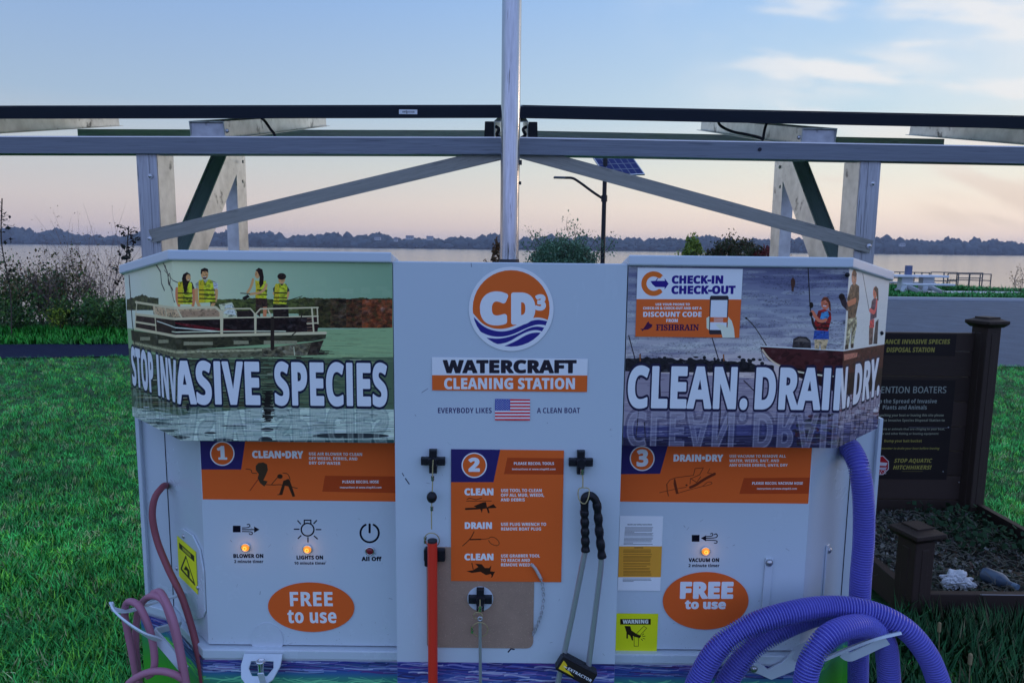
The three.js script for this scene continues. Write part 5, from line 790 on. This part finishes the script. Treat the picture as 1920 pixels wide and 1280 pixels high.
{
  const xs = [], zs = []; for (let x = -90; x <= 90; x += Math.abs(x) < 30 ? .5 : 3) xs.push(x); for (let z = 40; z >= -40; z -= z < 6 && z > -36 ? .5 : 2) zs.push(z);
  const pos = [], uv = [], ix = []; for (const z of zs) for (const x of xs) { pos.push(x, landY(x, z) - .004, z); uv.push(x / 1.7, z / 1.7); }
  const n = xs.length; for (let j = 0; j < zs.length - 1; j++) for (let i = 0; i < n - 1; i++) { const a = j * n + i; ix.push(a, a + 1, a + n + 1, a, a + n + 1, a + n); }
  const g = new THREE.BufferGeometry(); g.setAttribute('position', new THREE.Float32BufferAttribute(pos, 3)); g.setAttribute('uv', new THREE.Float32BufferAttribute(uv, 2)); g.setIndex(ix); g.computeVertexNormals();
  struct('ground', g, std([.46, .46, .46], .95, 0, { map: dirtTex, bumpMap: scuffTex, bumpScale: .02, side: THREE.DoubleSide }));
}
const strip = (pts, w, y, name, mat) => { const c = new THREE.CatmullRomCurve3(pts.map(([x, z]) => V(x, y, z))), n = 80, pos = [], uv = [], ix = []; for (let i = 0; i <= n; i++) { const p = c.getPoint(i / n), d = c.getTangent(i / n), s = V(-d.z, 0, d.x); const L = i / n * c.getLength(); const wob = .03 * noise.noise(i * .9, 2.2, .1); for (const k of [-1, 1]) { const q = p.clone().addScaledVector(s, k * (w / 2 + wob)); pos.push(q.x, q.y, q.z); uv.push(k * w / 2, L); } if (i < n) { const a = i * 2; ix.push(a, a + 2, a + 1, a + 1, a + 2, a + 3); } } const g = new THREE.BufferGeometry(); g.setAttribute('position', new THREE.Float32BufferAttribute(pos, 3)); g.setAttribute('uv', new THREE.Float32BufferAttribute(uv, 2)); g.setIndex(ix); g.computeVertexNormals(); return struct(name, g, mat); };
const asphaltTex = greyTex(512, (u, v) => .52 + .35 * tile(u, v, 5, 2.7) + .5 * (rnd() - .5) * .6 + .25 * tile(u, v, 60, 5.5, 2));
strip([[-40, -6.9], [-20, -7.3], [-9, -7.95], [-5.6, -8.55], [-2, -9.4], [2.6, -10.6]], 1.42, .012, 'path', std([.018, .024, .070], .85, 0, { specularIntensity: .2, map: asphaltTex, bumpMap: asphaltTex, bumpScale: .004 }));
{
  const lot = new THREE.PlaneGeometry(76, 13.5, 8, 4).rotateX(-Math.PI / 2).translate(40.4, .012, -14.6); const p = lot.attributes.position, u = lot.attributes.uv; for (let i = 0; i < p.count; i++) u.setXY(i, p.getX(i) / 2.2, p.getZ(i) / 2.2);
  struct('car_park', lot, std([.16, .20, .27], .85, 0, { specularIntensity: .4, map: asphaltTex, bumpMap: asphaltTex, bumpScale: .004 }));
  struct('kerb', new RoundedBoxGeometry(76, .13, .2, 2, .02).translate(40.4, .035, -21.43), std([.40, .41, .42], .85));
  struct('pavement', box(4.2, .05, 1.6, 17.6, .03, -25.4), M.concrete);
  struct('pavement', box(3.4, .05, .9, 20.6, .03, -25.2), M.concrete);
  struct('lake', new THREE.PlaneGeometry(5200, 2600).rotateX(-Math.PI / 2).translate(0, -2.6, -1240), new THREE.MeshPhysicalMaterial({ color: new THREE.Color().setRGB(.03, .04, .06), roughness: .14, ior: 1.33 }));
  const hill = new THREE.PlaneGeometry(5000, 300, 200, 6).rotateX(-Math.PI / 2).translate(0, 0, -1490), q = hill.attributes.position; for (let i = 0; i < q.count; i++) q.setY(i, -2.9 + smooth(-1339, -1400, q.getZ(i)) * (6 + 5 * noise.noise(q.getX(i) * .004, 1, 2))); hill.computeVertexNormals();
  struct('hills', hill, std([.04, .05, .04], 1));
}
{
  const blob = mergeVertices(new THREE.IcosahedronGeometry(1, 2).deleteAttribute('normal').deleteAttribute('uv')), p = blob.attributes.position; for (let i = 0; i < p.count; i++) { const x = p.getX(i), y = p.getY(i), z = p.getZ(i), k = 1 + .55 * noise.noise(x * 2.1, y * 2.1, z * 2.1); p.setXYZ(i, x * k, y * k, z * k); } blob.computeVertexNormals();
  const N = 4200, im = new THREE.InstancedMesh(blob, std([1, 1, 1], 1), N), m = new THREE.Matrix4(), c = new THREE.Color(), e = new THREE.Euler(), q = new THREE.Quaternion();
  for (let i = 0; i < N; i++) { const x = rr(-1450, 1450), row = rnd(), z = -1344 - row * 60, big = 25.5 + 6 * noise.noise(x * .0065, 2.5, 1) + 9 * noise.noise(x * .021, 7.5, 1) + 3 * smooth(-300, 500, x), h = big * rr(.45, 1.08) * (.62 + .4 * row), w = rr(6, 13); q.setFromEuler(e.set(0, rr(0, 6.3), rr(-.1, .1))); m.compose(V(x, -2.6 + h * .45, z), q, V(w, h * .56, w)); im.setMatrixAt(i, m); const k = rr(.5, 1.3); im.setColorAt(i, c.setRGB(.030 * k, .050 * k, .060 * k)); }  // crowns lean blue: part of the distance haze is painted into their colour
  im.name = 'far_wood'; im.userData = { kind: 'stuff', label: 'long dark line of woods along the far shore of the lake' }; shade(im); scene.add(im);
  [[708, 447, 11], [768, 446, 14], [806, 447, 12], [742, 450, 7], [1692, 459, 9], [1560, 456, 6]].forEach(([px, py, w], i) => {
    const d = 1341, s = d / FOC, c = atZ(px, py, -1335), t = thing('far_house', ['long pale house in the far woods, end one of the row of three', 'widest pale house on the far shore woods', 'pale far house closest to the mast pole', 'small pale far house low among the others', 'pale far house beyond the picnic table shore', 'tiny pale far house between the canopy legs'][i], 'house', undefined);
    t.position.set(c.x, c.y - 3, -1335); part('wall', box(w * s, 5, 7, 0, 2.5, 0), std([.42, .42, .42], .9), t); part('roof', new THREE.ExtrudeGeometry(poly([[-4, 0], [4, 0], [0, 2.6]]), { depth: w * s + .6, bevelEnabled: false }).rotateY(Math.PI / 2).translate(-w * s / 2 - .3, 5.01, 0), std([.10, .10, .12], .9), t);
    for (const k of [-.28, 0, .28]) part('window', box(w * s * .13, 1.5, .1, w * s * k, 2.8, 3.52), std([.03, .035, .05], .2), t);
  });
}
scene.fog = new THREE.FogExp2(new THREE.Color().setRGB(.70, .76, .95), .00021);

// ---------------------------------------------------------------- grass
function tuftGeo(n, spread, w, droop) {
  const pos = [], ix = [], nor = [];
  for (let i = 0; i < n; i++) {
    const a = rr(0, 6.283), r = spread * Math.sqrt(rnd()), bx = Math.cos(a) * r, bz = Math.sin(a) * r, f = rr(0, 6.283), dx = Math.cos(f), dz = Math.sin(f), h = rr(.55, 1), l = droop * rr(.3, 1.2), ww = w * rr(.6, 1.2), sx = -dz * ww, sz = dx * ww, o = pos.length / 3;
    pos.push(bx - sx, 0, bz - sz, bx + sx, 0, bz + sz, bx - sx * .8 + dx * l * .3, h * .55, bz - sz * .8 + dz * l * .3, bx + sx * .8 + dx * l * .3, h * .55, bz + sz * .8 + dz * l * .3, bx + dx * l, h, bz + dz * l);
    ix.push(o, o + 1, o + 3, o, o + 3, o + 2, o + 2, o + 3, o + 4); for (let k = 0; k < 5; k++) nor.push(dx * .35, .8, dz * .35);
  }
  const g = new THREE.BufferGeometry(); g.setAttribute('position', new THREE.Float32BufferAttribute(pos, 3)); g.setAttribute('normal', new THREE.Float32BufferAttribute(nor, 3)); g.setAttribute('uv', new THREE.Float32BufferAttribute(new Float32Array(pos.length / 3 * 2), 2)); g.setIndex(ix); return g;
}
const bladeMat = new THREE.MeshPhysicalMaterial({ roughness: .5, side: THREE.DoubleSide, specularIntensity: .3 });
function lawn(name, label, spots, geo) {
  const im = new THREE.InstancedMesh(geo, bladeMat, spots.length), m = new THREE.Matrix4(), q = new THREE.Quaternion(), e = new THREE.Euler(), c = new THREE.Color();
  spots.forEach(([x, z, h, w, col], i) => { q.setFromEuler(e.set(rr(-.5, .5), rr(0, 6.3), rr(-.5, .5))); m.compose(V(x, landY(x, z) - .006, z), q, V(w, h, w)); im.setMatrixAt(i, m); im.setColorAt(i, c.setRGB(...col)); });
  im.name = name; im.userData = { kind: 'stuff', label }; shade(im); scene.add(im); return im;
}
const pathZ = (x) => { const P = [[-40, -6.9], [-20, -7.3], [-9, -7.95], [-5.6, -8.55], [-2, -9.4], [2.6, -10.6]]; for (let i = 0; i < 5; i++) if (x < P[i + 1][0]) return P[i][1] + (x - P[i][0]) / (P[i + 1][0] - P[i][0]) * (P[i + 1][1] - P[i][1]); return -10.6; };
const inBox = (x, z) => x > 1.58 && x < 2.72 && z > -2.25 && z < -.93, onStation = (x, z) => x > -1.19 && x < 1.18 && z < .0 && z > -.68;
const greens = (x, z) => { const k = .5 + fbm(x * .9, z * .9, 3.3, 4) + .5 * fbm(x * 4.2, z * 4.2, 6.1, 2), j = rnd(), v = Math.exp(rr(-1.0, .6)) * (.55 + .9 * k); const dry = smooth(.08, .4, fbm(x * .5 + 7, z * .5, 2.2, 3)) * .16; if (j < .08 + dry) return [.42 * v, .47 * v, .22 * v]; if (j < .28 + dry) return [.18 * v, .56 * v, .06 * v]; return [.075 * v, .53 * v, .105 * v]; };
{
  const S = [], add = (x, z, h, w) => { if (!inBox(x, z) && !onStation(x, z)) S.push([x, z, h, w, greens(x, z)]); };
  for (const s of [-1, 1]) for (let z = 1.3; z > (s < 0 ? -8.6 : -7.85);) {
    const d = 1.8 - z, dens = Math.min(2600, 5200 / (1 + d * d * .22)), step = .12, x0 = .30 * d, x1 = .80 * d + .3, n = dens * step * (x1 - x0);
    for (let i = 0; i < n; i++) { const x = s * rr(x0, x1), zz = z - rnd() * step, near = smooth(4.5, 2.2, d); if (s < 0 && zz < pathZ(x) + .69) continue; const hk = .7 + .9 * Math.max(0, .4 + fbm(x * 1.3, zz * 1.3, 8.8, 3)); add(x, zz, rr(.024, .056) * hk * (1 + .55 * near), .55 + .5 * near + d * .035); }
    z -= step;
  }
  for (let i = 0; i < 26000; i++) { const z = -.7 - 10 * Math.pow(rnd(), .8), d = 1.8 - z, x = rr(-.31, .31) * d; if (z < pathZ(x) + .69 || (x > 2.3 && z < -7.8)) continue; add(x, z, rr(.03, .07), 1 + d * .09); }
  lawn('grass', 'green mown lawn around the cleaning station', S, tuftGeo(10, .044, .0027, .046));
  const T = []; for (let i = 0; i < 5200; i++) { const x = -rr(2.5, 16), z = rr(-9.0, -10.4) - .35 * smooth(-7, -3, x); T.push([x, z, rr(.06, .17), rr(1.6, 2.8), [.05 * rr(.6, 1.3), .36 * rr(.6, 1.2), .04]]); }
  lawn('verge_grass', 'bright rough grass between the path and the bushes', T, tuftGeo(9, .03, .0035, .035));
  const U = []; for (let i = 0; i < 26000; i++) { const x = rr(9, 30), z = -21.75 - 7 * Math.pow(rnd(), 1.3); if (z < -24.4 && z > -26.4 && x > 15 && x < 22.4) continue; U.push([x, z, rr(.05, .13), rr(2.2, 4), [.04 * rr(.6, 1.3), .25 * rr(.6, 1.2), .05]]); }
  lawn('verge_grass', 'strip of grass between the car park and the lake shore', U, tuftGeo(9, .05, .006, .06));
  const Wd = []; for (let i = 0; i < 5200; i++) { const x = rr(.95, 3.4), z = rr(-.95, .9); if (inBox(x, z) || onStation(x, z)) continue; const v = rr(.5, 1.3); Wd.push([x, z, rr(.09, .24), rr(1.0, 1.7), rnd() < .08 ? [.17 * v, .16 * v, .09 * v] : [.028 * v, .13 * v, .045 * v]]); }
  for (let i = 0; i < 700; i++) { const x = rr(1.6, 2.8), z = rr(-.92, -.72); Wd.push([x, z, rr(.08, .2), 1.2, [.03, .08, .035]]); }
  lawn('tall_weeds', 'tall dark weedy grass in front of the board box', Wd, tuftGeo(8, .03, .0034, .05));
}
// two seed heads standing out of the weeds
for (const [px, py, z, h] of [[1762, 1176, -.62, .3], [1820, 1236, -.25, .34]]) { const p = atZ(px, py, z), t = thing('seed_head', py < 1200 ? 'pale thin grass seed head just below the front board' : 'tan cattail like seed head in the dark weeds', 'grass seed head'); part('stem', tube([V(p.x + .02, 0, z), V(p.x + .008, p.y * .5, z), V(p.x, p.y, z)], .0016, 10, 5), std([.20, .17, .09], .8), t); part('head', new THREE.CapsuleGeometry(.006, .028, 4, 8).translate(p.x, p.y, z), std([.26, .20, .10], .9), t); }

// ---------------------------------------------------------------- bushes and trees
function leafCard(x, y, z, w, l, col, list, up = 0) { list.push([x, y, z, w, l, rr(0, 6.283), rr(-1.2, 1.2) + up, rr(-.6, .6), col]); }
function leavesGeo(list) {
  const pos = new Float32Array(list.length * 12), nor = new Float32Array(list.length * 12), col = new Float32Array(list.length * 12), uv = new Float32Array(list.length * 8), ix = [], e = new THREE.Euler(), v = V(), n = V();
  list.forEach(([x, y, z, w, l, a, b, c, k], i) => { e.set(b, a, c, 'YXZ'); [[0, -l / 2, 0], [w / 2, 0, w * .16], [0, l / 2, 0], [-w / 2, 0, w * .16]].forEach((q, j) => { v.set(...q).applyEuler(e); const o = i * 12 + j * 3; pos[o] = v.x + x; pos[o + 1] = v.y + y; pos[o + 2] = v.z + z; n.set(0, .3, 1).normalize().applyEuler(e); nor[o] = n.x; nor[o + 1] = n.y; nor[o + 2] = n.z; col[o] = k[0]; col[o + 1] = k[1]; col[o + 2] = k[2]; }); const o = i * 4; ix.push(o, o + 1, o + 2, o, o + 2, o + 3); });
  const g = new THREE.BufferGeometry(); g.setAttribute('position', new THREE.BufferAttribute(pos, 3)); g.setAttribute('normal', new THREE.BufferAttribute(nor, 3)); g.setAttribute('color', new THREE.BufferAttribute(col, 3)); g.setAttribute('uv', new THREE.BufferAttribute(uv, 2)); g.setIndex(ix); return g;
}
const leafMat = new THREE.MeshPhysicalMaterial({ vertexColors: true, roughness: .7, side: THREE.DoubleSide, transmission: .3, thickness: 0, specularIntensity: .25 });
function twig(p, d, len, r, depth, out, tips, wild = .5) {
  const pts = [p.clone()], q = p.clone(), k = d.clone(); const n = 4;
  for (let i = 0; i < n; i++) { k.add(V(rr(-1, 1), rr(-.4, .7), rr(-1, 1)).multiplyScalar(wild * .32)).normalize(); q.addScaledVector(k, len / n); pts.push(q.clone()); if (depth > 0 && i > 0) { const c = k.clone().add(V(rr(-1, 1), rr(-.1, .7), rr(-1, 1)).multiplyScalar(.85)).normalize(); twig(q, c, len * rr(.42, .68), r * .6, depth - 1, out, tips, wild); } }
  const g = new THREE.TubeGeometry(new THREE.CatmullRomCurve3(pts), 5, r, 4, false), a = g.attributes.position; for (let i = 0; i <= 5; i++) for (let j = 0; j < 5; j++) { const o = i * 5 + j, c = pts[Math.min(n, Math.round(i / 5 * n))], f = 1 - .65 * i / 5; a.setXYZ(o, c.x + (a.getX(o) - c.x) * f, c.y + (a.getY(o) - c.y) * f, c.z + (a.getZ(o) - c.z) * f); } out.push(g); tips.push(...pts.slice(1));
}
function shrub(name, label, category, o) { // o: x, z, h, w, stems, leaves, leaf size, colours
  const t = thing(name, label, category, o.group), out = [], tips = [], y0 = landY(o.x, o.z) - .03; t.position.set(o.x, y0, o.z);
  for (let i = 0; i < o.stems; i++) { const a = rr(0, 6.28), r = Math.sqrt(rnd()) * o.w * .32, lean = rr(.1, o.lean ?? .75), d = V(Math.cos(a) * lean, 1, Math.sin(a) * lean).normalize(); twig(V(Math.cos(a) * r, 0, Math.sin(a) * r), d, o.h * rr(.5, .92), o.r ?? .012, o.depth ?? 2, out, tips, o.wild); }
  if (out.length) part(name.includes('tree') ? 'trunk' : 'stem', out, o.bark ?? M.bark, t);
  const L = []; for (let i = 0; i < o.leaves; i++) { const p = tips[Math.floor(rnd() * tips.length)], s = o.size * rr(.5, 1.3), c = o.cols[Math.floor(rnd() * o.cols.length)], k = rr(.55, 1.35), j = o.jit ?? .09; if (p.y < (o.bare ?? 0) * o.h) continue; if (o.blob && rnd() < .72) { const [bx, by, cy] = o.blob, a = rr(0, 6.283), h = rr(-1, 1), r = Math.cbrt(rr(.25, 1)) * (.82 + .34 * fbm(Math.cos(a) * 1.6 + o.x, h * 1.8, Math.sin(a) * 1.6, 3) * 2), q = Math.sqrt(1 - h * h); if (fbm(Math.cos(a) * 2.6, h * 3 + o.z, Math.sin(a) * 2.6 + o.x, 2) < -.17) continue; leafCard(Math.cos(a) * q * r * bx, cy + h * r * by, Math.sin(a) * q * r * bx, s * .6, s, c.map((v) => v * k), L); continue; } leafCard(p.x + rr(-j, j), Math.max(.02, p.y + rr(-j, j)), p.z + rr(-j, j), s * .6, s, c.map((v) => v * k), L); }
  if (L.length) part(o.crown ?? 'foliage', leavesGeo(L), leafMat, t); return t;
}
const G1 = [[.06, .14, .045], [.09, .17, .045], [.05, .11, .045]], BR = [[.20, .155, .075], [.15, .15, .06], [.17, .115, .07]], twigMat = std([.13, .092, .082], .95), grayTwig = std([.19, .135, .13], .95);
const B = (px, d) => (px - 960) / FOC * d;                        // metres across at a given distance
shrub('bush', 'tall olive brown bush with leafy mound near the water, nearest the frame edge', 'bush', { x: B(30, 12.3), z: -10.7, h: .95, w: 1.5, stems: 30, r: .009, leaves: 5600, size: .06, cols: [...G1, ...BR, [.10, .09, .03]], bark: twigMat, jit: .10 });
shrub('bush', 'reddish brown half bare bush beside the olive one', 'bush', { x: B(118, 12.6), z: -10.9, h: 1.0, w: 1.2, stems: 46, r: .007, leaves: 1300, size: .045, cols: [...BR, [.09, .06, .05], [.03, .04, .02]], bark: grayTwig, wild: .8, jit: .08 });
shrub('bush', 'dense mid green bush at the foot of the brown bushes', 'bush', { x: B(70, 11.9), z: -10.35, h: .55, w: 1.8, stems: 30, r: .006, leaves: 5200, size: .055, cols: [...G1, [.10, .22, .05]], lean: 1.1, jit: .1 });
shrub('bush', 'low green weedy bush along the verge towards the station', 'bush', { x: B(215, 12.0), z: -10.6, h: .46, w: 1.7, stems: 28, r: .005, leaves: 7000, size: .055, cols: [[.09, .22, .05], [.12, .20, .05], ...G1], lean: 1.0, jit: .09 });
shrub('bush', 'yellow green upright weed in front of the brown bushes', 'weed', { x: B(70, 11.4), z: -10.0, h: .50, w: .25, stems: 7, r: .005, leaves: 320, size: .05, cols: [[.34, .42, .04], [.24, .36, .05]], lean: .25, depth: 1 });
shrub('dry_reeds', 'tall thin bare reddish stalks between the bushes and the sapling', 'reeds', { x: B(185, 13.2), z: -11.4, h: 1.55, w: .9, stems: 44, r: .0055, leaves: 700, size: .03, cols: BR, bark: grayTwig, lean: .38, depth: 1, wild: .35, bare: .35 });
shrub('sapling', 'slender dark leaved sapling at the outer frame edge', 'sapling', { x: B(14, 9.2), z: -7.4 - .0, h: 0, w: 0, stems: 0, leaves: 0, size: 0, cols: [] }).removeFromParent();
counts.sapling = -1;
function sapling(label, px, d, topPy, nLeaf, spread) {
  const z = EYE.z - d, x = B(px, d), y0 = landY(x, z), H = atZ(px, topPy, z).y - y0, t = thing('sapling', label, 'sapling'), out = [], L = []; t.position.set(x, y0, z);
  const c = new THREE.CatmullRomCurve3([V(0, 0, 0), V(.04, H * .35, 0), V(-.02, H * .7, .02), V(.03, H, 0)]); out.push(new THREE.TubeGeometry(c, 14, .009, 5));
  const leaf = (p, s) => leafCard(p.x + rr(-.03, .03), p.y + rr(-.03, .02), p.z + rr(-.03, .03), s * .8, s, [.020 * rr(.6, 1.5), .024 * rr(.6, 1.4), .020], L, .9);
  for (let i = 0; i < 26; i++) { const u = .38 + .6 * i / 26, p = c.getPoint(u), a = rr(0, 6.28), len = spread * rr(.4, 1) * (1.25 - u), q = p.clone().add(V(Math.cos(a) * len, len * rr(.2, .9), Math.sin(a) * len)); out.push(new THREE.TubeGeometry(new THREE.CatmullRomCurve3([p, p.clone().lerp(q, .5).add(V(0, .03, 0)), q]), 4, .0035, 4)); for (let k = 0; k < nLeaf / 26; k++) leaf(p.clone().lerp(q, rr(.25, 1.05)), rr(.035, .07)); }
  part('stem', out, M.bark, t); part('foliage', leavesGeo(L), leafMat, t); return t;
}
sapling('slender dark leaved sapling by the outer bushes, taller than the other', 12, 11.2, 372, 90, .42);
sapling('slender dark leaved sapling close behind the cabinet corner', 243, 10.6, 424, 210, .55);
shrub('tree', 'round grey green tree beyond the cabinet roof beside the lamp post', 'tree', { x: B(1052, 22), z: -20.2, h: 1.52, w: 1.2, stems: 14, r: .026, leaves: 15000, size: .085, cols: [[.10, .20, .11], [.12, .23, .13], [.13, .24, .16]], lean: .62, jit: .17, depth: 3, crown: 'crown', wild: .55, blob: [1.22, .85, 1.12] });
shrub('tree', 'small yellow green tree showing above the cabinet roof', 'tree', { x: B(1294, 24), z: -22.2, h: 1.3, w: .2, stems: 4, r: .02, leaves: 4600, size: .10, cols: [[.26, .34, .05], [.19, .28, .06]], lean: .12, jit: .12, depth: 2, crown: 'crown', blob: [.38, .95, 1.28] });
shrub('tree', 'dark round autumn tree turning red behind the canopy legs', 'tree', { x: B(1372, 23), z: -21.2, h: 1.32, w: 1.3, stems: 15, r: .026, leaves: 14000, size: .09, cols: [[.06, .075, .035], [.11, .07, .04], [.08, .10, .04]], lean: .45, jit: .14, depth: 2, crown: 'crown', blob: [1.0, .78, 1.25] });
shrub('tree', 'low dark red leaved tree at the side of the autumn one', 'tree', { x: B(1422, 23), z: -21.0, h: 1.3, w: .6, stems: 7, r: .018, leaves: 4200, size: .08, cols: [[.24, .035, .035], [.16, .04, .035]], lean: .5, jit: .15, depth: 2, crown: 'crown', blob: [.5, .6, 1.15] });
shrub('tree', 'thin orange tinged young tree half hidden behind the mast', 'tree', { x: B(930, 22), z: -20.2, h: 1.0, w: .12, stems: 3, r: .014, leaves: 1500, size: .08, cols: [[.16, .075, .03], [.12, .07, .03]], lean: .12, jit: .1, depth: 1, crown: 'crown', blob: [.2, .62, 1.3] });
shrub('sapling', 'bare brown sapling on the grassy shore past the railings', 'sapling', { x: B(1902, 28.5), z: -26.6, h: .95, w: .3, stems: 7, r: .012, leaves: 90, size: .07, cols: BR, lean: .35, depth: 1, bark: twigMat });
shrub('sapling', 'tiny brown sapling in front of the railings', 'sapling', { x: B(1775, 28.5), z: -26.7, h: .45, w: .2, stems: 5, r: .010, leaves: 60, size: .06, cols: BR, lean: .4, depth: 1, bark: twigMat });

// ---------------------------------------------------------------- lamp post, picnic table, railings
{
  const z = -24, P = (px, py) => atZ(px, py, z), b = P(1130.5, 470), t = thing('lamp_post', 'black lamp post with a slanted solar panel on top and a short curved arm', 'lamp post'); t.position.set(b.x, landY(b.x, z), z);
  const rel = (v) => v.clone().sub(t.position), top = rel(P(1131, 300));
  part('pole', cyl(.075, .085, top.y + .2, 14, 0, top.y / 2, 0), M.black, t); part('base', cyl(.2, .22, .3, 14, 0, .15, 0), M.concrete, t);
  part('arm', tube([rel(P(1130, 372)), rel(P(1112, 360)), rel(P(1086, 341)), rel(P(1074, 334)), rel(P(1058, 333))], .045, 24, 8), M.black, t); part('clamp', cyl(.11, .11, .22, 12, 0, rel(P(1131, 372)).y, 0), M.black, t);
  const h0 = rel(P(1060, 333)), h1 = rel(P(1038, 332.5)); part('lamp_head', [bar(h0, h1, .24, .07, V(0, 1, 0), .03)], std([.09, .10, .11], .5), t);
  const pg = new THREE.Group(); pg.name = 'solar_panel'; const q = [P(1111, 286), P(1182, 283), P(1205, 328), P(1133, 331)].map(rel); q[0].z -= .4; q[1].z -= .4; q[2].z += .35; q[3].z += .35; t.add(pg);
  const dx = q[1].clone().sub(q[0]), dy = q[3].clone().sub(q[0]), n = dx.clone().cross(dy).normalize(), A = (u, v, k = 0) => q[0].clone().addScaledVector(dx, u).addScaledVector(dy, v).addScaledVector(n, k);
  const plate = (u0, v0, u1, v1, k0, k1) => { const c = [A(u0, v0, k0), A(u1, v0, k0), A(u1, v1, k0), A(u0, v1, k0), A(u0, v0, k1), A(u1, v0, k1), A(u1, v1, k1), A(u0, v1, k1)], f = [[0, 1, 2, 3], [7, 6, 5, 4], [0, 4, 5, 1], [1, 5, 6, 2], [2, 6, 7, 3], [3, 7, 4, 0]], pos = []; for (const [a, b2, c2, d] of f) for (const k of [a, b2, c2, a, c2, d]) pos.push(...c[k].toArray()); const g = new THREE.BufferGeometry(); g.setAttribute('position', new THREE.Float32BufferAttribute(pos, 3)); g.setAttribute('uv', new THREE.Float32BufferAttribute(new Float32Array(pos.length / 3 * 2), 2)); g.computeVertexNormals(); return g; };
  part('frame', [plate(-.02, -.03, 1.02, 0, -.03, .03), plate(-.02, 1, 1.02, 1.03, -.03, .03), plate(-.02, 0, 0, 1, -.03, .03), plate(1, 0, 1.02, 1, -.03, .03)], std([.55, .56, .60], .4, .6), pg);
  const cm = std([.02, .03, .12], .3, 0, { specularIntensity: .25 }); for (let i = 0; i < 6; i++) for (let j = 0; j < 4; j++) part('solar_cell', plate((i + .06) / 6, (j + .06) / 4, (i + .94) / 6, (j + .94) / 4, -.012, .014), cm, pg); part('backing', plate(0, 0, 1, 1, -.010, .010), std([.12, .14, .20], .5), pg);
}
{
  const p = atY(1716, 549, .055), t = thing('picnic_table', 'white concrete picnic table with two pedestals and a bench on the lake side lawn', 'picnic table'); t.position.set(p.x, .055, p.z); t.rotation.y = -.05; const c = M.concrete.clone(); c.color.setRGB(.62, .63, .66);
  part('tabletop', box(1.95, .075, .8, 0, .62, 0, .02), c, t);
  for (const s of [-1, 1]) { part('pedestal', [box(.42, .50, .34, s * .38, .34, 0, .03), box(.24, .2, .3, s * .38, .56, 0, .03)], c, t); part('foot', [bar(V(s * .38 - .34, .03, .6), V(s * .38, .30, 0), .16, .12, V(0, 1, 0)), bar(V(s * .38 + .34, .03, .6), V(s * .38, .30, 0), .16, .12, V(0, 1, 0)), bar(V(s * .38, .03, -.6), V(s * .38, .3, 0), .16, .12)], c, t); part('bench', box(1.75, .07, .28, .12, .34, s * .66, .02), c, t); }
  const sg = solo('utility_box', [box(.20, .34, .16, p.x - .3, .055 + .66 + .17, p.z, .01)], std([.10, .12, .22], .6), 'small dark box standing on the picnic table top', 'box'); void sg;
}
const railMat = std([.075, .085, .10], .6, .2);
function railing(label, pts, h, uprights, mids) { const t = thing('metal_railing', label, 'railing', undefined); const o = pts[0].clone(); t.position.copy(o); const r = .024; for (let s = 0; s < pts.length - 1; s++) { const a = pts[s].clone().sub(o), b = pts[s + 1].clone().sub(o), up = V(0, h, 0); for (const k of [1, ...mids]) part('rail', bar(a.clone().addScaledVector(up, k), b.clone().addScaledVector(up, k), r * 1.6, r * 1.6), railMat, t); for (let i = s ? 1 : 0; i <= uprights; i++) { const q = a.clone().lerp(b, i / uprights); part('post', cyl(r, r, h + .02, 8, q.x, q.y + h / 2, q.z), railMat, t); } } return t; }
{
  const z = -28.8, Y = -.1, P = (px, d = 0) => { const q = atZ(px, 540, z - d); return V(q.x, Y, z - d); };
  railing('dark pipe railing behind the picnic table', [P(1672, .5), P(1741, 0)], .78, 5, [.68, .3]); railing('dark pipe railing along the gangway beside the picnic table', [P(1744, 0), P(1793, 0)], .80, 2, [.55]); railing('tall dark pipe railing in the middle of the gangway', [P(1793, 0), P(1841, .3)], .78, 2, [.72, .1]); railing('low dark pipe railing ending the gangway', [P(1776, 1.8), P(1857, 1.4)], .70, 4, [.6]);
}
renderer.render(scene, camera);
